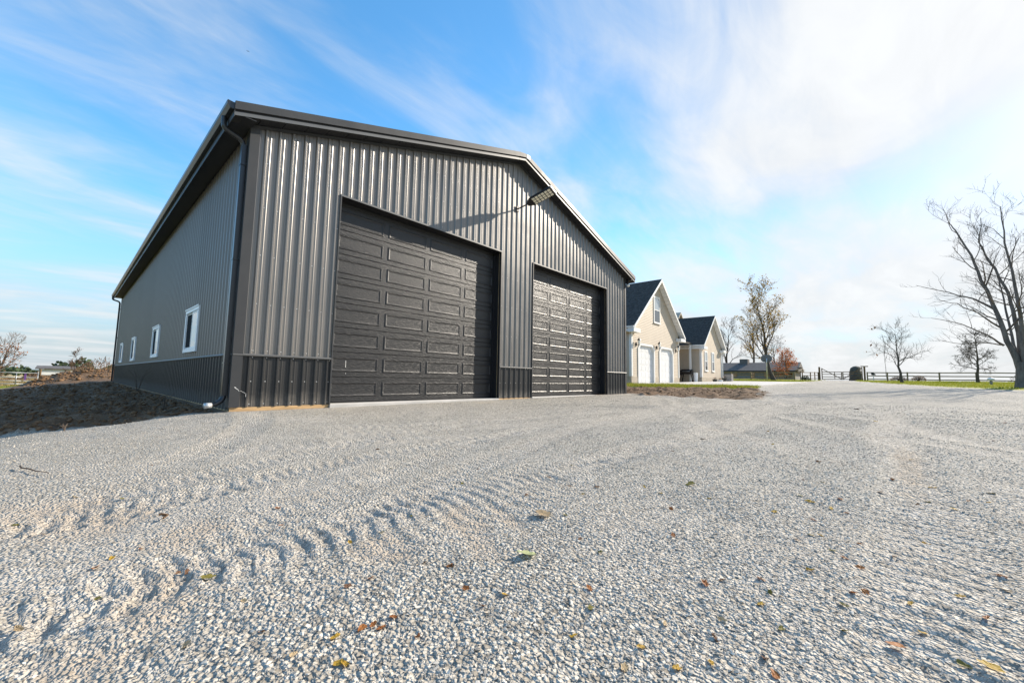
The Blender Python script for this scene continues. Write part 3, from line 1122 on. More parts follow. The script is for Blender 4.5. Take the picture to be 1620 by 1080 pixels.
def downspout(y0, zbot, kick):
    r = .042
    pts = [(-EX - .07, y0, H + .01), (-EX - .07, y0, H - .10), (-EX - .062, y0, H - .16), (-EX - .03, y0, H - .20), (-.16, y0 + .02, H - .27), (-.11, y0 + .03, H - .31), (-.085, y0 + .03, H - .38)]
    m2 = MB()
    rads = []
    pp = []
    for i in range(len(pts) - 1):
        a, b = Vector(pts[i]), Vector(pts[i + 1])
        n = max(2, int((b - a).length / .014))
        for j in range(n):
            pp.append(a.lerp(b, j / n))
            rads.append(r * (1.0 + (.10 if len(pp) % 2 else -.02)))
    m2.tube(pp, rads, 12)
    ds = MB().box(-.125, -.045, y0 - .02, y0 + .075, zbot, H - .36).build('downspout', 'gutter', barn)
    m2.build('elbow', 'gutter', ds, True)
    for z in (H - .75, 2.6, .75):
        MB().box(-.130, -.02, y0 - .035, y0 + .09, z, z + .03).build('strap', 'gutter', ds)
    if kick:
        m3 = MB()
        pp = [(-.085, y0 + .03, zbot + .02), (-.09, y0 + .02, zbot - .03), (-.12, y0 + .01, zbot - .09), (-.20, y0 - .01, zbot - .14), (-.27, y0 - .03, zbot - .155)]
        q = []
        rr = []
        for i in range(len(pp) - 1):
            a, b = Vector(pp[i]), Vector(pp[i + 1])
            for j in range(5):
                q.append(a.lerp(b, j / 5))
                rr.append(r * (1.0 + (.09 if len(q) % 2 else -.02)))
        m3.tube(q, rr, 12).build('elbow', 'gutter', ds, True)
        m4 = MB().tube([(-.262, y0 - .03, zbot - .155), (-.36, y0 - .05, zbot - .165)], .047, 12)
        m4.build('drain_adapter', 'galv', ds, True)


downspout(.10, .20, True)
downspout(L - .02, -.02, False)

# --- overhead doors
REC = .25
for di, (d0, d1) in enumerate(DOORS):
    # jambs, header and casing
    for nm, args in (('door_jamb', (d0 - .028, d0 + .0, -.038, REC + .06, 0.002, ZD + .03)), ('door_jamb', (d1 - .0, d1 + .028, -.038, REC + .06, .002, ZD + .03))):
        MB().box(*args).build(nm, 'trim_black' if args[0] > d0 else 'trim', barn)
    MB().box(d0 + .0005, d1 - .0005, -.039, REC + .06, ZD - .001, ZD + .032).build('door_header', 'trim_black', barn)
    MB().box(d0 - .03, d1 + .03, -.043, -.0395, ZD - .002, ZD + .038).build('header_flashing', 'ledge', barn)
    # weather strip
    MB().box(d1 - .055, d1 - .001, REC - .035, REC - .004, .01, ZD - .06).build('weather_strip', 'trim_black', barn)
    MB().box(d1 - .012, d1 - .002, .04, .05, .01, ZD - .02).build('bead_trim', 'wood_grey', barn)
    door = MB().box(d0 + .004, d1 - .004, REC + .06, REC + .075, .02, ZD - .004).build('overhead_door', 'trim_black', barn)
    n = 8
    sh = 4.27 / n
    proto = None
    for k in range(n + 1):
        z0 = .022 + k * sh
        z1 = min(z0 + sh - .004, ZD - .004)
        if k == n and z1 - z0 < .03:
            break
        c = .007
        m = MB()
        prof = [(REC + .059, z0), (REC + c, z0), (REC, z0 + c), (REC, z1 - c), (REC + c, z1), (REC + .059, z1)]
        m.prism(prof, 'x', d0 + .004, d1 - .004)
        m.build('section', 'door', door)
        if k == n:
            break
        cw = (d1 - d0 - .03) / 4
        for j in range(4):
            xa, xb = d0 + .015 + j * cw + .063, d0 + .015 + (j + 1) * cw - .063
            za, zb = z0 + .105, z0 + sh - .105
            if proto is None:
                m = MB()
                lv = []
                for (ins, y) in ((0, .0005), (.016, -.013), (.030, -.013), (.052, -.003), (.062, -.0025)):
                    i = len(m.v)
                    m.v += [(xa + ins, REC + y, za + ins), (xb - ins, REC + y, za + ins), (xb - ins, REC + y, zb - ins), (xa + ins, REC + y, zb - ins)]
                    lv.append(i)
                for p, q in zip(lv[:-1], lv[1:]):
                    for e in range(4):
                        m.f.append((p + e, p + (e + 1) % 4, q + (e + 1) % 4, q + e))
                m.f.append(tuple(lv[-1] + e for e in range(4)))
                proto = m.build('raised_panel', 'door', door, fix=False)
                px0, pz0 = xa, za
            else:
                c2 = proto.copy()
                COL.objects.link(c2)
                c2.parent = door
                c2.location = (xa - px0, 0, za - pz0)
    MB().box(d0 + .01, d1 - .01, REC - .006, REC + .05, .003, .021).build('bottom_seal', 'trim_black', door)
    if di == 0:
        for (x, z, h) in ((2.10, .86, .05), (2.10, .76, .10), (2.11, .62, .02)):
            m = MB().poly([(x, REC - .0045, z), (x + .012, REC - .0045, z), (x + .01, REC - .0045, z + h), (x + .002, REC - .0045, z + h)])
            m.build('paint_scuff', 'white', door, fix=False)

# chalk scrape on the corner
m = MB()
for (x0, z0, x1, z1, w) in ((.028, .345, .085, .305, .006), (.085, .30, .10, .28, .005), (.022, .352, .05, .345, .004)):
    m.poly([(x0, -.0425, z0 - w), (x1, -.0425, z1 - w), (x1, -.0425, z1 + w * .6), (x0, -.0425, z0 + w)])
m.build('chalk_scrape', 'white', barn, fix=False)
m = MB().poly([(.12, -.0255, .285), (.20, -.0255, .24), (.20, -.0255, .245), (.12, -.0255, .290)])
m.poly([(.205, -.0265, .18), (.211, -.0265, .18), (.210, -.0265, .232), (.205, -.0265, .235)])
m.build('chalk_scrape', 'white', barn, fix=False)

# --- windows along the left wall
WINDOWS = ((2.98, 4.44, 1.06, 2.11), (8.77, 10.27, 1.06, 2.10), (15.5, 17.0, 1.05, 2.09), (21.35, 22.85, 1.05, 2.09))
for wi, (ya, yb, za, zb) in enumerate(WINDOWS):
    fr = MB()
    wv = .095
    for (a, b, c, d) in ((ya, yb, zb - wv, zb), (ya, yb, za, za + wv), (ya, ya + wv, za + wv, zb - wv), (yb - wv, yb, za + wv, zb - wv)):
        fr.cbox(-.060, -.005, a, b, c, d, .008)
    win = fr.build('window', 'vinyl', barn)
    MB().box(-.076, -.0605, ya - .015, yb + .015, zb - .012, zb + .016).build('drip_cap', 'vinyl', win)
    ym = (ya + yb) / 2
    iy0, iy1, iz0, iz1 = ya + wv, yb - wv, za + wv, zb - wv
    sw = .035
    for (p, q, nm, gm, x) in ((iy0, ym + .02, 'near', 'glass_pale', -.042), (ym - .02, iy1, 'far', 'glass_dark', -.026)):
        s = MB()
        for (a, b, c, d) in ((p, q, iz1 - sw, iz1), (p, q, iz0, iz0 + sw), (p, p + sw, iz0 + sw, iz1 - sw), (q - sw, q, iz0 + sw, iz1 - sw)):
            s.box(x, x + .014, a + .001, b - .001, c, d)
        s.build('sash', 'vinyl', win)
        MB().box(x + .004, x + .009, p + sw, q - sw, iz0 + sw, iz1 - sw).build('pane', gm, win)
        if nm == 'far':
            MB().box(x - .004, x + .002, p + sw + .022, q - sw, iz0 + sw, iz1 - sw).build('insect_screen', 'screen', win)

# --- solar lamp on the gable
B = Vector((7.285, -.02, 5.95))
lamp = thing('solar_flood_light', 'black solar flood light on a bent arm above the doors', 'light', tuple(B))
MB().cbox(B.x - .05, B.x + .05, -.045, -.02, B.z - .09, B.z + .09, .008).build('wall_plate', 'iron', lamp)
tip = Vector((7.33, -.42, 6.02))
MB().tube([(B.x, -.03, B.z), (B.x, -.10, B.z + .0), tip], .022, 10).build('arm', 'iron', lamp, True)
LD = Vector((.14, -1.0, .26)).normalized()
LX = LD.cross(Vector((0, 0, 1))).normalized()
LX = (LX + Vector((0, 0, .22))).normalized()
LU = LX.cross(LD).normalized()
if LU.z < 0:
    LU = -LU


def lp(a, b, c):
    return tuple(tip + LX * a + LD * b + LU * c)


def slab(m, a0, a1, b0, b1, c0, c1, ta=0.0):
    i = len(m.v)
    for c in (c0, c1):
        m.v += [lp(a0 + ta, b0, c), lp(a1 - ta, b0, c), lp(a1, b1, c), lp(a0, b1, c)]
    m.f += [tuple(i + q for q in f) for f in ((0, 3, 2, 1), (4, 5, 6, 7), (0, 1, 5, 4), (1, 2, 6, 5), (2, 3, 7, 6), (3, 0, 4, 7))]


m = MB()
slab(m, -.17, .17, -.02, .16, -.03, .035, .11)
m.build('bracket', 'iron', lamp)
m = MB()
slab(m, -.175, .175, .155, .92, -.028, .03)
head = m.build('lamp_head', 'iron', lamp)
m = MB()
slab(m, -.165, .165, .165, .90, .0305, .038)
m.build('solar_panel', 'glass_dark', head)
m = MB()
slab(m, -.178, .178, .90, .935, -.034, .036)
m.build('end_rim', 'galv', head)
m = MB()
slab(m, -.162, .162, .19, .88, -.031, -.0285)
m.build('reflector', 'trim_black', head)
pr = None
for i in range(3):
    for j in range(6):
        a = -.155 + i * .1045
        b = .205 + j * .112
        m = MB()
        slab(m, a + .008, a + .088, b + .006, b + .092, -.040, -.0312)
        m.build('led_lens', 'lens', head)

# little globe light under the right eave
el = thing('eave_light', 'small white globe light under the right end of the barn eave', 'light', (W + .10, -.10, H - .22))
MB().box(W + .032, W + .12, -.13, -.05, H - .23, H - .06).build('base', 'trim_black', el)
MB().lathe((W + .10, -.11, H - .34), [(.01, 0), (.05, .02), (.068, .06), (.055, .10), (.03, .115)], 12).build('globe', 'bulb', el, True)


# ------------------------------------------------------------------ the house
house = thing('cream_house', 'cream sided house with dark roofs and two white garage doors behind the barn', 'house', (27.7, 4.0, 0.34))


def lap_siding(x0, x1, y, zb, ze, zp, holes, parent):
    """overlapping courses on a gable wall facing -Y; holes = (xa, xb, za, zb)"""
    m = MB()
    c = .118
    z = zb
    mid = (x0 + x1) / 2
    while z < zp - .05:
        z1 = min(z + c, zp - .01)

        def span(zz):
            if zz <= ze:
                return x0, x1
            t = (zz - ze) / (zp - ze)
            return x0 + (mid - x0) * t, x1 - (x1 - mid) * t
        a0, b0 = span(z)
        a1, b1 = span(z1)
        segs = [(a0, b0, a1, b1)]
        for (ha, hb, hza, hzb) in holes:
            if z + c * .5 > hza and z + c * .5 < hzb:
                ns = []
                for (p0, p1, q0, q1) in segs:
                    if hb <= p0 or ha >= p1:
                        ns.append((p0, p1, q0, q1))
                    else:
                        if ha > p0:
                            ns.append((p0, ha, q0, ha))
                        if hb < p1:
                            ns.append((hb, p1, hb, q1))
                segs = ns
        for (p0, p1, q0, q1) in segs:
            m.poly([(p0, y - .016, z), (p1, y - .016, z), (q1, y - .001, z1), (q0, y - .001, z1)])
            m.poly([(p0, y, z), (p1, y, z), (p1, y - .016, z), (p0, y - .016, z)])
        z = z1
    return m.build('siding', 'siding', parent, fix=False)


def lap_side(x, y0, y1, zb, zt, parent, out=-1):
    m = MB()
    z = zb
    while z < zt - .01:
        z1 = min(z + .118, zt)
        m.poly([(x + out * .016, y1, z), (x + out * .016, y0, z), (x + out * .001, y0, z1), (x + out * .001, y1, z1)])
        m.poly([(x, y1, z), (x, y0, z), (x + out * .016, y0, z), (x + out * .016, y1, z)])
        z = z1
    return m.build('siding', 'siding', parent, fix=False)


def roof_pair(x0, x1, y0, y1, ze, zp, ov, mat, parent):
    """two slopes with a ridge along Y, thickness, white rake boards and soffits"""
    mid = (x0 + x1) / 2
    s = (zp - ze) / (mid - x0)
    th = .14
    for sg in (-1, 1):
        xe = x0 - ov if sg < 0 else x1 + ov
        zee = ze - s * ov
        m = MB()
        i = 0
        for y in (y0 - ov, y1 + ov):
            m.v += [(xe, y, zee + .02), (mid, y, zp + .02), (mid, y, zp + .02 + th), (xe, y, zee + .02 + th)]
        m.f += [(0, 1, 2, 3), (7, 6, 5, 4), (0, 4, 5, 1), (1, 5, 6, 2), (2, 6, 7, 3), (3, 7, 4, 0)]
        rf = m.build('roof', mat, parent)
        # courses of shingles as small steps
        m = MB()
        n = int(math.hypot(mid - x0 + ov, zp - zee) / .29)
        for k in range(n):
            t0, t1 = k / n, (k + 1) / n
            xa, xb = xe + (mid - xe) * t0, xe + (mid - xe) * t1
            za, zb = zee + (zp - zee) * t0 + .02 + th, zee + (zp - zee) * t1 + .02 + th
            m.poly([(xa, y0 - ov, za + .018), (xb, y0 - ov, zb + .004), (xb, y1 + ov, zb + .004), (xa, y1 + ov, za + .018)])
            m.poly([(xa, y0 - ov, za), (xa, y0 - ov, za + .018), (xa, y1 + ov, za + .018), (xa, y1 + ov, za)])
        m.build('shingle_courses', mat, rf, fix=False)
        m = MB()
        d = .20
        m.v += [(xe, y0 - ov - .03, zee - .06), (mid, y0 - ov - .03, zp - .06), (mid, y0 - ov - .03, zp + .15), (xe, y0 - ov - .03, zee + .15)]
        m.v += [(a, y0 - ov - .002, c) for (a, b, c) in m.v[:4]]
        m.f += [(0, 1, 2, 3), (7, 6, 5, 4), (0, 4, 5, 1), (1, 5, 6, 2), (2, 6, 7, 3), (3, 7, 4, 0)]
        m.build('rake_board', 'white', parent)
        m = MB()
        k = 0
        nn = 16
        for k in range(nn):
            t0, t1 = k / nn + .0009, (k + 1) / nn - .0009
            xa, xb = xe + (mid - xe) * t0, xe + (mid - xe) * t1
            za, zb = zee + (zp - zee) * t0, zee + (zp - zee) * t1
            m.poly([(xa, y0 - ov, za), (xb, y0 - ov, zb), (xb, y0 - .02, zb), (xa, y0 - .02, za)])
        m.build('soffit', 'white', parent, fix=False)
        # gutter and boxed return at the eave
        m = MB()
        g0, g1 = (xe - .12, xe - .002) if sg < 0 else (xe + .002, xe + .12)
        m.prism([(g0, zee + .15), (g1, zee + .15), (g1, zee + .02), (g0 + .03 * (sg < 0), zee + .02)], 'y', y0 - ov, y1 + ov)
        m.build('gutter', 'white', parent)
        m = MB()
        a, b = (xe - .06, x0 + .55) if sg < 0 else (x1 - .55, xe + .06)
        m.prism([(a, zee - .24), (b, zee - .24), (b, zee + .02), (a, zee + .02)], 'y', y0 - ov - .02, y0 - .02)
        m.build('eave_return', 'white', parent)
        m = MB()
        a, b = (xe - .005, x0) if sg < 0 else (x1, xe + .005)
        m.box(a, b, y0 - .015, y1 + ov, zee - .20, zee - .02)
        m.build('eave_box', 'white', parent)


def sash_window(x0, x1, y, z0, z1, parent):
    w = .11
    fr = MB()
    for (a, b, c, d) in ((x0 - w, x1 + w, z1, z1 + w * 1.2), (x0 - w, x1 + w, z0 - w, z0), (x0 - w, x0, z0, z1), (x1, x1 + w, z0, z1)):
        fr.cbox(a, b, y - .055, y + .01, c, d, .008)
    win = fr.build('window', 'white', parent)
    MB().cbox(x0 - w - .04, x1 + w + .04, y - .10, y - .056, z0 - w - .03, z0 - w + .03, .008).build('sill', 'white', win)
    zm = (z0 + z1) / 2
    MB().box(x0 + .001, x1 - .001, y - .045, y - .018, zm - .03, zm + .03).build('meeting_rail', 'white', win)
    MB().box(x0, x1, y - .030, y - .024, zm + .031, z1 - .001).build('pane', 'glass_pale', win)
    MB().box(x0, x1, y - .030, y - .024, z0 + .001, zm - .031).build('pane', 'glass_dark', win)


# garage wing
GX0, GX1, GY, GB, GE, GP = 23.42, 32.05, 4.0, .34, 4.42, 8.10
GD = ((24.52, 27.0), (28.14, 30.62))
holes = [(a - .02, b + .02, 0, 3.10) for a, b in GD] + [(27.18, 28.2, 4.98, 6.86)]
lap_siding(GX0, GX1, GY, GB + .55, GE, GP, [(a - .02, b + .02, 0, 3.10) for a, b in GD], house)
lap_side(GX0, GY, 13.5, GB + .55, GE, house)
m = MB().box(GX0 + .03, GX1 - .03, 13.4, 13.5, GB, GE).box(GX1 - .05, GX1 - .002, GY + .05, 13.4, GB, GE)
m.build('wall', 'siding', house)
m = MB()
for (a, b) in ((GX0 + .02, GD[0][0] - .03), (GD[0][1] + .03, GD[1][0] - .03), (GD[1][1] + .03, GX1 - .02)):
    m.box(a, b, GY + .005, GY + .16, GB + .3, 3.2)
m.prism([(GX0 + .02, 3.2), (GX1 - .02, 3.2), (GX1 - .02, GE - .02), ((GX0 + GX1) / 2, GP - .03), (GX0 + .02, GE - .02)], 'y', GY + .005, GY + .10)
m.build('wall', 'siding', house)
for (a, b) in ((GX0 - .02, GD[0][0] - .14), (GD[0][1] + .14, GD[1][0] - .14), (GD[1][1] + .14, GX1 + .02)):
    MB().cbox(a, b, GY - .03, GY + .2, GB - .35, GB + .545, .01).build('foundation', 'found', house)
MB().box(GX0 - .03, GX0 + .15, GY + .21, 13.5, GB - .4, GB + .545).build('foundation', 'found', house)
for x in (GX0 - .02, GX1 - .16):
    MB().box(x, x + .18, GY - .045, GY + .14, GB + .55, GE - .3).build('corner_board', 'white', house)
roof_pair(GX0, GX1, GY, 13.5, GE, GP, .42, 'shingle', house)
for gi_, (a, b) in enumerate(GD):
    top = 3.06
    ch = .34
    gd = MB().box(a - .02, b + .02, GY + .125, GY + .16, GB - .02, top + .03).build('garage_door', 'white', house)
    nrow, ncol = 6, 4
    hh, wwid = (top - GB) / nrow, (b - a) / ncol
    for r in range(nrow):
        MB().cbox(a - .015, b + .015, GY + .10, GY + .124, GB + r * hh + .005, GB + (r + 1) * hh - .005, .006).build('section', 'garage', gd)
        for c in range(ncol):
            MB().cbox(a + c * wwid + .07, a + (c + 1) * wwid - .07, GY + .093, GY + .0995, GB + r * hh + .08, GB + (r + 1) * hh - .08, .006).build('raised_panel', 'garage', gd)
    # casing with clipped corners
    m = MB()
    y0, y1 = GY - .06, GY + .12
    m.box(a - .15, a - .005, y0, y1, GB - .05, top - ch)
    m.box(b + .005, b + .15, y0, y1, GB - .05, top - ch)
    m.prism([(a - .15, top - ch), (a - .005, top - ch), (a + ch - .06, top), (b - ch + .06, top), (b + .005, top - ch), (b + .15, top - ch), (b + .15, top - ch + .10), (b - ch + .10, top + .15), (a + ch - .10, top + .15), (a - .15, top - ch + .10)], 'y', y0, y1)
    m.build('door_casing', 'white', house)
sash_window(27.22, 28.16, GY, 5.0, 6.82, house)

# rear gabled wing with the two narrow windows
VX0, VX1, VY, VB, VE, VP = 37.8, 44.15, 4.0, .58, 4.22, 7.0
VW = ((38.78, 39.42), (40.92, 41.54))
lap_siding(VX0, VX1, VY, VB + .45, VE, VP, [], house)
lap_side(VX0, VY, 14, VB + .45, VE, house)
m = MB().prism([(VX0 + .02, VB), (VX1, VB), (VX1, VE), ((VX0 + VX1) / 2, VP - .03), (VX0 + .02, VE)], 'y', VY + .01, VY + .1)
m.box(VX1 - .1, VX1, VY + .1, 14, VB, VE)
m.build('wall', 'siding', house)
MB().cbox(VX0 - .02, VX1 + .02, VY - .025, VY + .2, VB - .4, VB + .445, .01).build('foundation', 'found', house)
MB().box(VX0 - .025, VX0 + .2, VY + .21, 14, VB - .4, VB + .445).build('foundation', 'found', house)
for x in (VX0 - .02, VX1 - .16):
    MB().box(x, x + .18, VY - .045, VY + .16, VB + .45, VE - .3).build('corner_board', 'white', house)
roof_pair(VX0, VX1, VY, 14, VE, VP, .40, 'shingle', house)
for (a, b) in VW:
    sash_window(a, b, VY, 1.72, 3.40, house)
MB().tube([(VX1 + .12, VY - .1, VE - .4), (VX1 + .12, VY - .1, .75)], .05, 8).build('downspout', 'white', house)
# main block behind both wings
mx = MB().box(32.0, 48.5, 13.6, 22, .3, 5.4)
mx.build('wall', 'siding', house)
m = MB().prism([(13.3, 5.35), (17.8, 8.9), (22.4, 5.35), (22.4, 5.2), (17.8, 8.7), (13.3, 5.2)], 'x', 31.2, 48.9)
m.build('roof', 'shingle', house)
m = MB().prism([(41.2, 5.0), (44.4, 8.05), (47.6, 5.0)], 'y', 8.4, 13.5)
m.build('dormer_wall', 'siding', house)
m = MB().prism([(40.9, 4.9), (44.4, 8.25), (47.9, 4.9), (47.9, 5.05), (44.4, 8.40), (40.9, 5.05)], 'y', 8.1, 14)
m.build('dormer_roof', 'siding', house)
MB().box(33.0, 37.2, 9.6, 9.7, .4, 4.0).build('porch_wall', 'siding', house)
m = MB().prism([(4.6, 4.05), (9.6, 4.75), (9.6, 4.9), (4.6, 4.2)], 'x', 32.9, 37.2)
m.build('porch_roof', 'shingle', house)
MB().cbox(36.9, 37.05, 4.65, 4.80, .5, 4.03, .01).build('porch_post', 'white', house)

# coach lights
for i, (x, lab) in enumerate(((24.14, 'black coach light at the left edge of the first garage door'), (27.57, 'black coach light between the two white garage doors'),
                              (31.40, 'black coach light right of the second garage door'))):
    z = 2.98
    t = thing('coach_light', lab, 'light', (x, GY - .02, z), 'coach lights on the garage wall')
    MB().cbox(x - .06, x + .06, GY - .075, GY - .018, z - .02, z + .22, .01).build('back_plate', 'iron', t)
    MB().tube([(x, GY - .06, z + .06), (x, GY - .17, z + .0), (x, GY - .24, z + .08)], .016, 6).build('arm', 'iron', t, True)
    MB().lathe((x, GY - .24, z + .08), [(.03, 0), (.075, .04), (.10, .26), (.105, .27)], 6).build('lantern_glass', 'bulb', t)
    MB().lathe((x, GY - .24, z + .352), [(.13, 0), (.09, .08), (.03, .14), (.012, .22)], 6).build('lantern_cap', 'iron', t)

# pellet grill against the wing's side wall
gx, gy = 37.05, 5.05
gzz = sz(gx, gy) + .04
gr_ = thing('pellet_grill', 'black barrel grill on splayed legs beside the house wall', 'grill', (gx, gy, gzz))
R_ = .27
bar = []
for k in range(13):
    th = math.radians(k * 15)
    bar.append((gx - .0 - R_ * math.cos(th), gzz + .86 + R_ * math.sin(th) * 1.0))
m = MB().prism([(gx - R_, gzz + .70), (gx + R_, gzz + .70)] + [(gx + R_ * math.cos(math.radians(a)), gzz + .88 + R_ * 1.05 * math.sin(math.radians(a))) for a in range(0, 181, 15)], 'y', gy - .48, gy + .48)
m.build('barrel', 'grill', gr_)
MB().tube([(gx - R_ - .05, gy - .36, gzz + .95), (gx - R_ - .05, gy + .36, gzz + .95)], .016, 8).build('lid_handle', 'galv', gr_, True)
MB().cbox(gx - .24, gx + .24, gy + .50, gy + .80, gzz + .62, gzz + 1.06, .015).build('hopper', 'grill', gr_)
MB().cbox(gx - R_ - .22, gx - R_ - .003, gy - .46, gy + .46, gzz + .72, gzz + .745, .006).build('front_shelf', 'grill', gr_)
for (sx, sy) in ((-1, -1), (1, -1), (-1, 1), (1, 1)):
    MB().beam((gx + sx * .20, gy + sy * .40, gzz + .72), (gx + sx * .27, gy + sy * .58, gzz + .02), .055, .055).build('leg', 'grill', gr_)
for sx in (-1, 1):
    MB().tube([(gx + sx * .27 - .03, gy - .60, gzz + .09), (gx + sx * .27 + .03, gy - .60, gzz + .09)], .09, 14).build('wheel', 'grill', gr_)
bg_ = thing('plastic_bin', 'narrow pale plastic bin beside the barrel grill', 'bin', (36.6, 4.15, sz(36.6, 4.15)))
zz = sz(36.6, 4.15)
MB().lathe((36.6, 4.15, zz), [(.15, 0), (.19, .8), (.20, .82)], 12).build('body', 'vinyl', bg_)
MB().lathe((36.6, 4.15, zz + .822), [(.21, 0), (.21, .03), (.12, .07)], 12).build('lid', 'white', bg_)

# things standing along the rear wing's foot
for i, (x, y, r, h, mat, lab) in enumerate(((39.3, 3.3, .20, .28, 'stone', 'dark round planter under the first narrow window'), (40.6, 3.2, .26, .22, 'vinyl', 'low white planter between the narrow windows'),
                                            (42.3, 3.25, .22, .36, 'stone', 'dark planter under the second narrow window'))):
    z = sz(x, y)
    t = thing('planter', lab, 'planter', (x, y, z), 'planters at the foot of the house')
    MB().lathe((x, y, z), [(r * .72, 0), (r, h * .85), (r * 1.08, h * .87), (r * 1.08, h), (r * .9, h)], 14).build('pot', mat, t)
    m = MB()
    for k in range(26):
        a = random.uniform(0, 6.28)
        d = Vector((math.cos(a) * random.uniform(.05, .3), math.sin(a) * random.uniform(.05, .3), random.uniform(.1, .3)))
        p = Vector((x, y, z + h))
        m.poly([p, p + d * .5 + Vector((.03, 0, 0)), p + d, p + d * .5 - Vector((.03, 0, 0))])
    m.build('dry_plant', 'leaf_brown', t, fix=False)
ac = thing('air_conditioner', 'grey air conditioner unit at the corner of the rear wing', 'air conditioner', (43.6, 3.2, sz(43.6, 3.2)))
zz = sz(43.6, 3.2)
MB().cbox(43.25, 43.95, 2.85, 3.55, zz + .05, zz + .80, .03).build('casing', 'grey_wall', ac)
for k in range(8):
    MB().box(43.232, 43.249, 2.9, 3.5, zz + .12 + k * .08, zz + .15 + k * .08).build('louvre', 'galv', ac)
MB().lathe((43.6, 3.2, zz + .801), [(.28, 0), (.28, .02), (.05, .03)], 16).build('fan_guard', 'iron', ac)

# concrete drive in front of the garage: slabs with joints
drive = thing('concrete_driveway', 'pale concrete apron in front of the garage doors', 'driveway', (30, 0, .45))
del drive['category']
drive['kind'] = 'structure'
GRID = [(23.45, 27.6), (27.63, 31.8), (31.83, 36.4), (36.43, 41.2), (41.23, 46.4)]
for (a, b) in GRID:
    for (c, d) in ((-3.0, .42), (.45, 3.86)):
        m = MB()
        n = 6
        sk = lambda y: max(0, (3.9 - y)) * .13 if a < 24 else 0
        vs_ = {}
        for iy in range(n + 1):
            for ix in range(n + 1):
                y = c + (d - c) * iy / n
                x = (a + sk(y)) + (b - a - sk(y)) * ix / n
                vs_[(ix, iy)] = (x, y)
        for lv in (0, 1):
            for iy in range(n + 1):
                for ix in range(n + 1):
                    x, y = vs_[(ix, iy)]
                    m.v.append((x, y, gz(x, y) + (.075 if lv else -.2)))
        q = n + 1
        o1 = q * q
        for iy in range(n):
            for ix in range(n):
                p = o1 + iy * q + ix
                m.f.append((p, p + 1, p + q + 1, p + q))
        ring = [i for i in range(q)] + [q * k + n for k in range(1, q)] + [q * n + i for i in range(n - 1, -1, -1)] + [q * k for k in range(n - 1, 0, -1)]
        for i in range(len(ring)):
            p, r = ring[i], ring[(i + 1) % len(ring)]
            m.f.append((p, r, r + o1, p + o1))
        m.build('slab', 'concrete', drive)


# ------------------------------------------------------------------ fences, gates and small things
def post_rail_fence(label, pts, rails, postw, railh, ptop, mat, group=None):
    """pts: list of (x, y) post positions"""
    x, y = pts[0]
    t = thing('rail_fence', label, 'fence', (x, y, sz(x, y)), group)
    zs = [sz(*p) for p in pts]
    for (p, z) in zip(pts, zs):
        MB().cbox(p[0] - postw / 2, p[0] + postw / 2, p[1] - postw / 2, p[1] + postw / 2, z - .3, z + ptop, .01).build('post', mat, t)
    for i in range(len(pts) - 1):
        a, b = pts[i], pts[i + 1]
        for r in rails:
            off = -postw / 2 - .022
            MB().beam((a[0] + off, a[1], zs[i] + r), (b[0] + off, b[1], zs[i + 1] + r + random.uniform(-.02, .02)), .04, railh).build('rail', mat, t)
    return t


FX = 75.0
post_rail_fence('long three rail wooden fence on the lawn crest right of the gate', [(FX - .0, y) for y in (-6.9, -9.0, -11.0, -14.0, -17.2, -20.6, -24.2, -27.5)], (.22, .68, 1.14), .16, .13, 1.22, 'wood_grey')
post_rail_fence('three rail wooden fence in front of the low grey building', [(62.0, y) for y in (12.5, 10.0, 7.5, 5.0, 2.4, .0)], (.25, .65, 1.05), .13, .12, 1.15, 'wood_grey')
post_rail_fence('short rail fence joining the left gate post', [(66.5, -.3), (69.5, -.9), (72.5, -1.1), (74.8, -1.3)], (.25, .70, 1.12), .12, .10, 1.2, 'wood_old')


def gate_leaf(y0, y1, hinge_top, label):
    """hinge at y0; the brace falls from the hinge post to the foot of the free end"""
    z = max(sz(FX, y0), sz(FX, y1)) + .08
    t = thing('gate_leaf', label, 'gate', (FX, y0, z), 'leaves of the wooden gate')
    lo, hi = min(y0, y1), max(y0, y1)
    MB().cbox(FX - .04, FX + .04, y0 - .06, y0 + .06, z, z + hinge_top, .008).build('hinge_stile', 'wood_old', t)
    MB().cbox(FX - .04, FX + .04, y1 - .06, y1 + .06, z, z + 1.18, .008).build('free_stile', 'wood_old', t)
    ym = (y0 * .35 + y1 * .65)
    MB().cbox(FX - .03, FX + .03, ym - .04, ym + .04, z + .14, z + 1.12, .006).build('middle_stile', 'wood_old', t)
    for r in (.08, .42, .80, 1.14):
        MB().box(FX - .075, FX - .041, lo, hi, z + r - .05, z + r + .05).build('rail', 'wood_old', t)
    MB().beam((FX - .10, y0, z + hinge_top - .08), (FX - .10, y1, z + .10), .045, .10).build('brace', 'wood_old', t)


gate_leaf(-1.75, -4.05, 1.72, 'left leaf of the braced wooden gate across the drive')
gate_leaf(-6.35, -4.20, 1.82, 'right leaf of the braced wooden gate across the drive')
for y, h, lab in ((-1.45, 1.98, 'tall square wooden post at the left of the gate'), (-6.62, 1.95, 'wooden gate post with a short cross beam at the right of the gate')):
    z = sz(FX, y)
    t = thing('gate_post', lab, 'post', (FX, y, z), 'wooden gate posts')
    MB().cbox(FX - .11, FX + .11, y - .11, y + .11, z - .3, z + h, .015).build('post', 'wood_old', t)
    if y < -3:
        MB().cbox(FX - .09, FX + .09, y - .42, y + .42, z + h + .002, z + h + .13, .012).build('cross_beam', 'wood_old', t)

